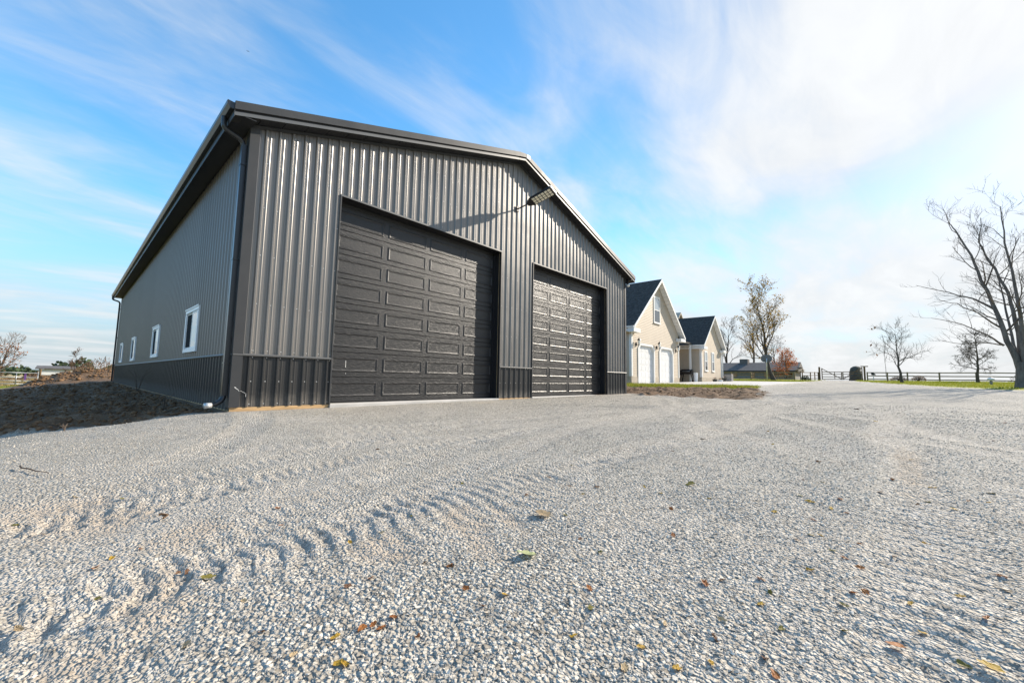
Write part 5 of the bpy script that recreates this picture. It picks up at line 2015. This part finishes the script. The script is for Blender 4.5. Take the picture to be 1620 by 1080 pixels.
# ------------------------------------------------------------------ fallen leaves and twigs
LEAVES = [(-1.81, -6.03, 0.046, 'o', 'only small orange leaf, nearest gravel, left of the barn corner'), (-1.76, -5.95, 0.029, 'y', 'second small yellow leaf from left, middle gravel, left of the barn corner'), (-1.59, -6.24, 0.028, 'b', 'first small brown leaf from left, nearest gravel, left of the barn corner'), (-1.57, -6.29, 0.028, 'b', 'second small brown leaf from left, nearest gravel, left of the barn corner'), (-1.81, -6.29, 0.028, 'g', 'only small olive green leaf, nearest gravel, left of the barn corner'), (-1.49, -6.72, 0.031, 't', 'first small tan leaf from left, nearest gravel, before the left door'), (-1.5, -6.94, 0.028, 'b', 'first small brown leaf from left, nearest gravel, before the left door'), (-1.98, -6.37, 0.032, 't', 'first small tan leaf from left, nearest gravel, left of the barn corner'), (-1.66, -6.84, 0.028, 't', 'second small tan leaf from left, nearest gravel, left of the barn corner'), (-1.37, -7.13, 0.03, 'y', 'first small yellow leaf from left, nearest gravel, before the left door'), (-1.48, -7.12, 0.028, 't', 'second small tan leaf from left, nearest gravel, before the left door'), (-1.41, -7.24, 0.028, 'y', 'second small yellow leaf from left, nearest gravel, before the left door'), (-2.06, -4.98, 0.028, 'g', 'first small olive green leaf from left, middle gravel, left of the barn corner'), (-1.85, -4.67, 0.028, 'y', 'first small yellow leaf from left, middle gravel, left of the barn corner'), (-1.66, -4.89, 0.029, 'g', 'second small olive green leaf from left, middle gravel, left of the barn corner'), (-1.1, -5.81, 0.028, 'o', 'first small orange leaf from left, middle gravel, before the left door'), (-1.17, -6.08, 0.028, 'o', 'second small orange leaf from left, middle gravel, before the left door'), (-1.67, -5.91, 0.028, 'o', 'only small orange leaf, middle gravel, left of the barn corner'), (-1.96, -5.29, 0.029, 'b', 'only small brown leaf, middle gravel, left of the barn corner'), (-1.42, -3.86, 0.029, 'b', 'only small brown leaf, far gravel, left of the barn corner'), (0.44, -6.91, 0.039, 'b', 'fourth small brown leaf from left, middle gravel, before the right door'), (-0.02, -6.7, 0.029, 'o', 'only small orange leaf, middle gravel, before the right door'), (0.44, -6.52, 0.038, 'b', 'first small brown leaf from left, middle gravel, before the right door'), (0.36, -6.75, 0.028, 'b', 'second small brown leaf from left, middle gravel, before the right door'), (0.26, -5.97, 0.028, 'b', 'second small brown leaf from left, far gravel, before the left door'), (0.16, -4.64, 0.041, 'b', 'first small brown leaf from left, far gravel, before the left door'), (-0.17, -5.43, 0.028, 'g', 'only small olive green leaf, far gravel, before the left door'), (-0.09, -6.19, 0.028, 'g', 'third small olive green leaf from left, middle gravel, before the left door'), (-0.67, -6.46, 0.028, 'g', 'second small olive green leaf from left, middle gravel, before the left door'), (-0.89, -6.55, 0.028, 'g', 'first small olive green leaf from left, middle gravel, before the left door'), (-1.03, -6.52, 0.028, 'y', 'only small yellow leaf, middle gravel, before the left door'), (-0.95, -6.97, 0.028, 'b', 'third small brown leaf from left, nearest gravel, before the left door'), (-1.23, -6.91, 0.028, 'b', 'second small brown leaf from left, nearest gravel, before the left door'), (-0.96, -7.22, 0.028, 'o', 'eighth small orange leaf from left, nearest gravel, before the left door'), (-0.9, -7.35, 0.028, 'y', 'first small yellow leaf from left, nearest gravel, before the right door'), (-0.99, -7.34, 0.028, 'o', 'ninth small orange leaf from left, nearest gravel, before the left door'), (-1.21, -7.17, 0.028, 'o', 'fifth small orange leaf from left, nearest gravel, before the left door'), (-1.3, -7.15, 0.028, 'o', 'first small orange leaf from left, nearest gravel, before the left door'), (-1.27, -7.16, 0.028, 'o', 'third small orange leaf from left, nearest gravel, before the left door'), (-1.26, -7.19, 0.028, 'o', 'fourth small orange leaf from left, nearest gravel, before the left door'), (-1.21, -7.3, 0.028, 'o', 'sixth small orange leaf from left, nearest gravel, before the left door'), (-1.4, -7.25, 0.028, 'y', 'third small yellow leaf from left, nearest gravel, before the left door'), (-0.68, -7.54, 0.028, 'o', 'only small orange leaf, nearest gravel, before the right door'), (-0.91, -7.63, 0.028, 'y', 'second small yellow leaf from left, nearest gravel, before the right door'), (-0.68, -7.8, 0.028, 't', 'second small tan leaf from left, nearest gravel, towards the house'), (-0.77, -7.6, 0.028, 'g', 'only small olive green leaf, nearest gravel, before the right door'), (-0.82, -7.79, 0.028, 'y', 'first small yellow leaf from left, nearest gravel, towards the house'), (-0.92, -7.79, 0.028, 't', 'first small tan leaf from left, nearest gravel, towards the house'), (-0.83, -7.89, 0.028, 'y', 'second small yellow leaf from left, nearest gravel, towards the house'), (-0.35, -7.29, 0.028, 'b', 'third small brown leaf from left, middle gravel, before the right door'), (-0.4, -7.42, 0.028, 'g', 'second small olive green leaf from left, middle gravel, before the right door'), (-0.03, -7.58, 0.028, 'o', 'first small orange leaf from left, middle gravel, towards the house'), (0.67, -7.13, 0.028, 'y', 'first small yellow leaf from left, middle gravel, towards the house'), (0.62, -7.26, 0.028, 'y', 'second small yellow leaf from left, middle gravel, towards the house'), (0.37, -7.42, 0.03, 'o', 'second small orange leaf from left, middle gravel, towards the house'), (-0.15, -7.07, 0.028, 'g', 'first small olive green leaf from left, middle gravel, before the right door'), (2.06, -6.79, 0.034, 'b', 'only small brown leaf, far gravel, towards the house'), (2.01, -6.55, 0.028, 'o', 'only small orange leaf, far gravel, towards the house'), (0.86, -6.43, 0.028, 'g', 'only small olive green leaf, far gravel, before the right door'), (0.23, -6.94, 0.028, 'y', 'only small yellow leaf, middle gravel, before the right door'), (-0.9, -7.06, 0.028, 'o', 'seventh small orange leaf from left, nearest gravel, before the left door'), (-0.9, -7.07, 0.028, 'b', 'fourth small brown leaf from left, nearest gravel, before the left door'), (-1.15, -6.92, 0.028, 'o', 'second small orange leaf from left, nearest gravel, before the left door'), (3.2, -6.71, 0.069, 'd', 'only small dark leaf, far gravel, towards the house'), (0.7, -7.52, 0.028, 'y', 'third small yellow leaf from left, middle gravel, towards the house'), (10.7, -7.85, 0.092, 'd', 'only small dark leaf, far gravel, at the right side'), (7.41, -8.22, 0.099, 'y', 'first small yellow leaf from left, far gravel, at the right side'), (4.67, -7.12, 0.045, 'y', 'first small yellow leaf from left, far gravel, towards the house'), (2.48, -7.88, 0.045, 'b', 'first small brown leaf from left, far gravel, at the right side'), (3.29, -8.48, 0.035, 'y', 'second small yellow leaf from left, far gravel, at the right side'), (2.15, -8.34, 0.042, 'b', 'second small brown leaf from left, middle gravel, at the right side'), (1.63, -8.28, 0.041, 'b', 'first small brown leaf from left, middle gravel, at the right side'), (2.09, -8.54, 0.048, 'y', 'fourth small yellow leaf from left, middle gravel, at the right side'), (2.19, -8.81, 0.051, 'g', 'fourth small olive green leaf from left, middle gravel, at the right side'), (1.81, -8.75, 0.031, 'y', 'sixth small yellow leaf from left, middle gravel, at the right side'), (1.55, -8.59, 0.033, 'y', 'fifth small yellow leaf from left, middle gravel, at the right side'), (1.66, -8.49, 0.032, 'g', 'third small olive green leaf from left, middle gravel, at the right side'), (1.08, -7.97, 0.05, 'y', 'fifth small yellow leaf from left, middle gravel, towards the house'), (1.17, -7.91, 0.036, 'g', 'first small olive green leaf from left, middle gravel, towards the house'), (1.24, -8.1, 0.039, 'o', 'first small orange leaf from left, middle gravel, at the right side'), (1.03, -8.07, 0.033, 'y', 'second small yellow leaf from left, middle gravel, at the right side'), (1.0, -8.14, 0.028, 'o', 'third small orange leaf from left, middle gravel, at the right side'), (0.71, -7.85, 0.035, 'y', 'fourth small yellow leaf from left, middle gravel, towards the house'), (0.72, -8.02, 0.03, 'o', 'fourth small orange leaf from left, middle gravel, towards the house'), (0.81, -8.43, 0.036, 'y', 'third small yellow leaf from left, middle gravel, at the right side'), (0.32, -8.0, 0.028, 'b', 'only small brown leaf, middle gravel, towards the house'), (0.47, -8.21, 0.029, 'o', 'fourth small orange leaf from left, middle gravel, at the right side'), (0.44, -8.04, 0.028, 'g', 'second small olive green leaf from left, middle gravel, towards the house'), (0.47, -8.07, 0.028, 'y', 'first small yellow leaf from left, middle gravel, at the right side'), (0.29, -8.13, 0.028, 'g', 'second small olive green leaf from left, middle gravel, at the right side'), (0.23, -8.17, 0.028, 'o', 'second small orange leaf from left, middle gravel, at the right side'), (0.19, -8.22, 0.03, 'o', 'second small orange leaf from left, nearest gravel, at the right side'), (0.01, -8.08, 0.032, 'y', 'fifth small yellow leaf from left, nearest gravel, towards the house'), (-0.2, -7.96, 0.028, 'o', 'second small orange leaf from left, nearest gravel, towards the house'), (-0.3, -7.86, 0.028, 'b', 'second small brown leaf from left, nearest gravel, towards the house'), (-0.37, -7.82, 0.039, 'o', 'first small orange leaf from left, nearest gravel, towards the house'), (-0.27, -8.0, 0.031, 'g', 'first small olive green leaf from left, nearest gravel, towards the house'), (-0.37, -7.99, 0.028, 'y', 'fourth small yellow leaf from left, nearest gravel, towards the house'), (-0.03, -8.24, 0.031, 'o', 'third small orange leaf from left, nearest gravel, at the right side'), (-0.08, -8.21, 0.028, 'o', 'first small orange leaf from left, nearest gravel, at the right side'), (-0.19, -8.19, 0.028, 'g', 'second small olive green leaf from left, nearest gravel, at the right side'), (0.17, -8.48, 0.029, 'y', 'third small yellow leaf from left, nearest gravel, at the right side'), (-0.03, -8.35, 0.028, 'y', 'first small yellow leaf from left, nearest gravel, at the right side'), (0.38, -8.61, 0.032, 't', 'only small tan leaf, nearest gravel, at the right side'), (-0.18, -8.37, 0.028, 'y', 'second small yellow leaf from left, nearest gravel, at the right side'), (-0.34, -8.2, 0.028, 'g', 'first small olive green leaf from left, nearest gravel, at the right side'), (-0.46, -8.06, 0.028, 'g', 'second small olive green leaf from left, nearest gravel, towards the house'), (-0.54, -7.92, 0.028, 't', 'third small tan leaf from left, nearest gravel, towards the house'), (-0.28, -8.44, 0.031, 'g', 'third small olive green leaf from left, nearest gravel, at the right side'), (-0.63, -8.05, 0.034, 'b', 'third small brown leaf from left, nearest gravel, towards the house'), (-0.75, -7.95, 0.028, 'y', 'third small yellow leaf from left, nearest gravel, towards the house'), (-0.68, -8.08, 0.028, 'o', 'third small orange leaf from left, nearest gravel, towards the house'), (-0.64, -7.93, 0.028, 'b', 'first small brown leaf from left, nearest gravel, towards the house'), (1.46, -8.82, 0.034, 'd', 'only small dark leaf, middle gravel, at the right side'), (0.03, -8.52, 0.028, 'o', 'fourth small orange leaf from left, nearest gravel, at the right side'), (0.43, -8.32, 0.028, 'b', 'third small brown leaf from left, middle gravel, at the right side'), (3.28, -7.41, 0.028, 'y', 'second small yellow leaf from left, far gravel, towards the house'), (4.87, -8.01, 0.041, 'o', 'first small orange leaf from left, far gravel, at the right side'), (5.75, -9.3, 0.04, 'b', 'second small brown leaf from left, far gravel, at the right side'), (8.79, -9.83, 0.044, 'o', 'second small orange leaf from left, far gravel, at the right side'), (1.64, -7.87, 0.028, 'o', 'third small orange leaf from left, middle gravel, towards the house'), (1.62, -7.98, 0.028, 'g', 'first small olive green leaf from left, middle gravel, at the right side'), (1.54, -8.44, 0.028, 'b', 'fourth small brown leaf from left, middle gravel, at the right side'), (1.79, -8.67, 0.028, 'o', 'fifth small orange leaf from left, middle gravel, at the right side'), (0.53, -8.62, 0.035, 'o', 'fifth small orange leaf from left, nearest gravel, at the right side')]
LC = {'y': ('yellow', [(.46, .29, .035), (.38, .23, .03)]), 'o': ('orange', [(.36, .14, .035), (.28, .10, .03)]), 'b': ('brown', [(.20, .105, .05), (.15, .075, .04)]),
      'g': ('olive green', [(.14, .13, .03), (.19, .16, .035)]), 't': ('tan', [(.44, .33, .19), (.36, .26, .15)]), 'd': ('dark', [(.055, .04, .028), (.08, .055, .035)])}
for k_, (nm, cols) in LC.items():
    MT['fallen_' + k_] = leaf_mat('fallen_leaf_' + nm.replace(' ', '_'), cols, .2)
MT['fallen_p'] = leaf_mat('fallen_leaf_pale_green', [(.36, .39, .20), (.30, .34, .15)], .2)
SPECIAL = [(-0.64, -7.23, 0.068, 'p', 'large pale green leaf lying in the middle of the gravel'), (-0.23, -6.99, 0.076, 't', 'large curled tan leaf right of the bare soil scrape in the gravel'), (-0.32, -8.31, 0.035, 'o', 'rust orange leaf alone in the lower right gravel'), (-0.27, -8.49, 0.035, 'y', 'long golden leaf in the lower right corner of the gravel'), (0.92, -7.34, 0.054, 'g', 'dark green curled leaf on the gravel in line with the garage'), (-1.53, -6.42, 0.034, 'g', 'green leaf on the gravel left of the first door')]
RL = random.Random(99)


def leaf_mesh(seed):
    """a lobed, curled leaf of unit length lying flat"""
    R = random.Random(seed)
    out = []
    lobes = R.choice((3, 5, 5))
    n = lobes * 4
    for k in range(n):
        a = 2 * math.pi * k / n
        rr = .33 + .13 * abs(math.cos(a * lobes / 2)) + R.uniform(-.06, .07)
        out.append((math.cos(a) * rr * 1.15, math.sin(a) * rr * .9))
    curl = R.uniform(.3, .95)
    tw = R.uniform(-.5, .5)

    def zf(x, y):
        return curl * (y * y * 1.1 + .4 * x * x) + tw * x * y + R.uniform(-.07, .07)
    me = bpy.data.meshes.new('fallen_leaf')
    v = [(0, 0, .03)] + [(x * .55, y * .55, zf(x * .55, y * .55) + .03) for x, y in out] + [(x, y, zf(x, y) + .03) for x, y in out]
    f = []
    for k in range(n):
        j = (k + 1) % n
        f.append((0, 1 + k, 1 + j))
        f.append((1 + k, 1 + n + k, 1 + n + j, 1 + j))
    b = len(v)
    v += [(-.5, 0, .05), (-.85, .03, .10), (-.5, .02, .06)]
    f.append((b, b + 1, b + 2))
    me.from_pydata(v, [], f)
    return me


LM = {}
for (x, y, s, c, lab) in LEAVES:
    sid = RL.randrange(6)
    if (c, sid) not in LM:
        me = leaf_mesh(sid * 10 + ord(c))
        me.materials.append(MT['fallen_' + c])
        LM[(c, sid)] = me
    o = link('fallen_leaf', LM[(c, sid)])
    o.location = (x, y, sz(x, y) + .004)
    o.rotation_euler = (RL.gauss(0, .25), RL.gauss(0, .25), RL.uniform(0, 6.28))
    o.scale = (s * 1.05, s * RL.uniform(.6, 1.0), s * .7)
    tag(o, lab, 'leaf', 'small leaves fallen on the gravel')
for (x, y, s, c, lab) in SPECIAL:
    me = leaf_mesh(500 + int(abs(x * 100)))
    me.materials.append(MT['fallen_' + c])
    o = link('fallen_leaf', me)
    o.location = (x, y, sz(x, y) + .012)
    o.rotation_euler = (RL.gauss(0, .12), RL.gauss(0, .12), RL.uniform(0, 6.28))
    o.scale = (s * 1.35, s * 1.2, s * .5)
    tag(o, lab, 'leaf', 'larger single leaves on the gravel')
for (xa, ya, xb, yb, lab) in [(-2.16, -3.16, -1.96, -3.87, 'long thin brown twig on the gravel at the left'), (-1.57, -5.5, -1.53, -5.54, 'short dark twig on the gravel below the barn corner')]:
    m = MB()
    pts = []
    for k in range(7):
        t_ = k / 6
        x, y = xa + (xb - xa) * t_ + RL.gauss(0, .012), ya + (yb - ya) * t_ + RL.gauss(0, .012)
        pts.append(Vector((x, y, sz(x, y) + .018 + .01 * RL.random())))
    m.tube(pts, [.006, .006, .005, .005, .004, .003, .002], 5, False)
    tag(m.build('twig', 'leaf_brown', None, fix=False), lab, 'twig')
print('objects', len(bpy.data.objects))
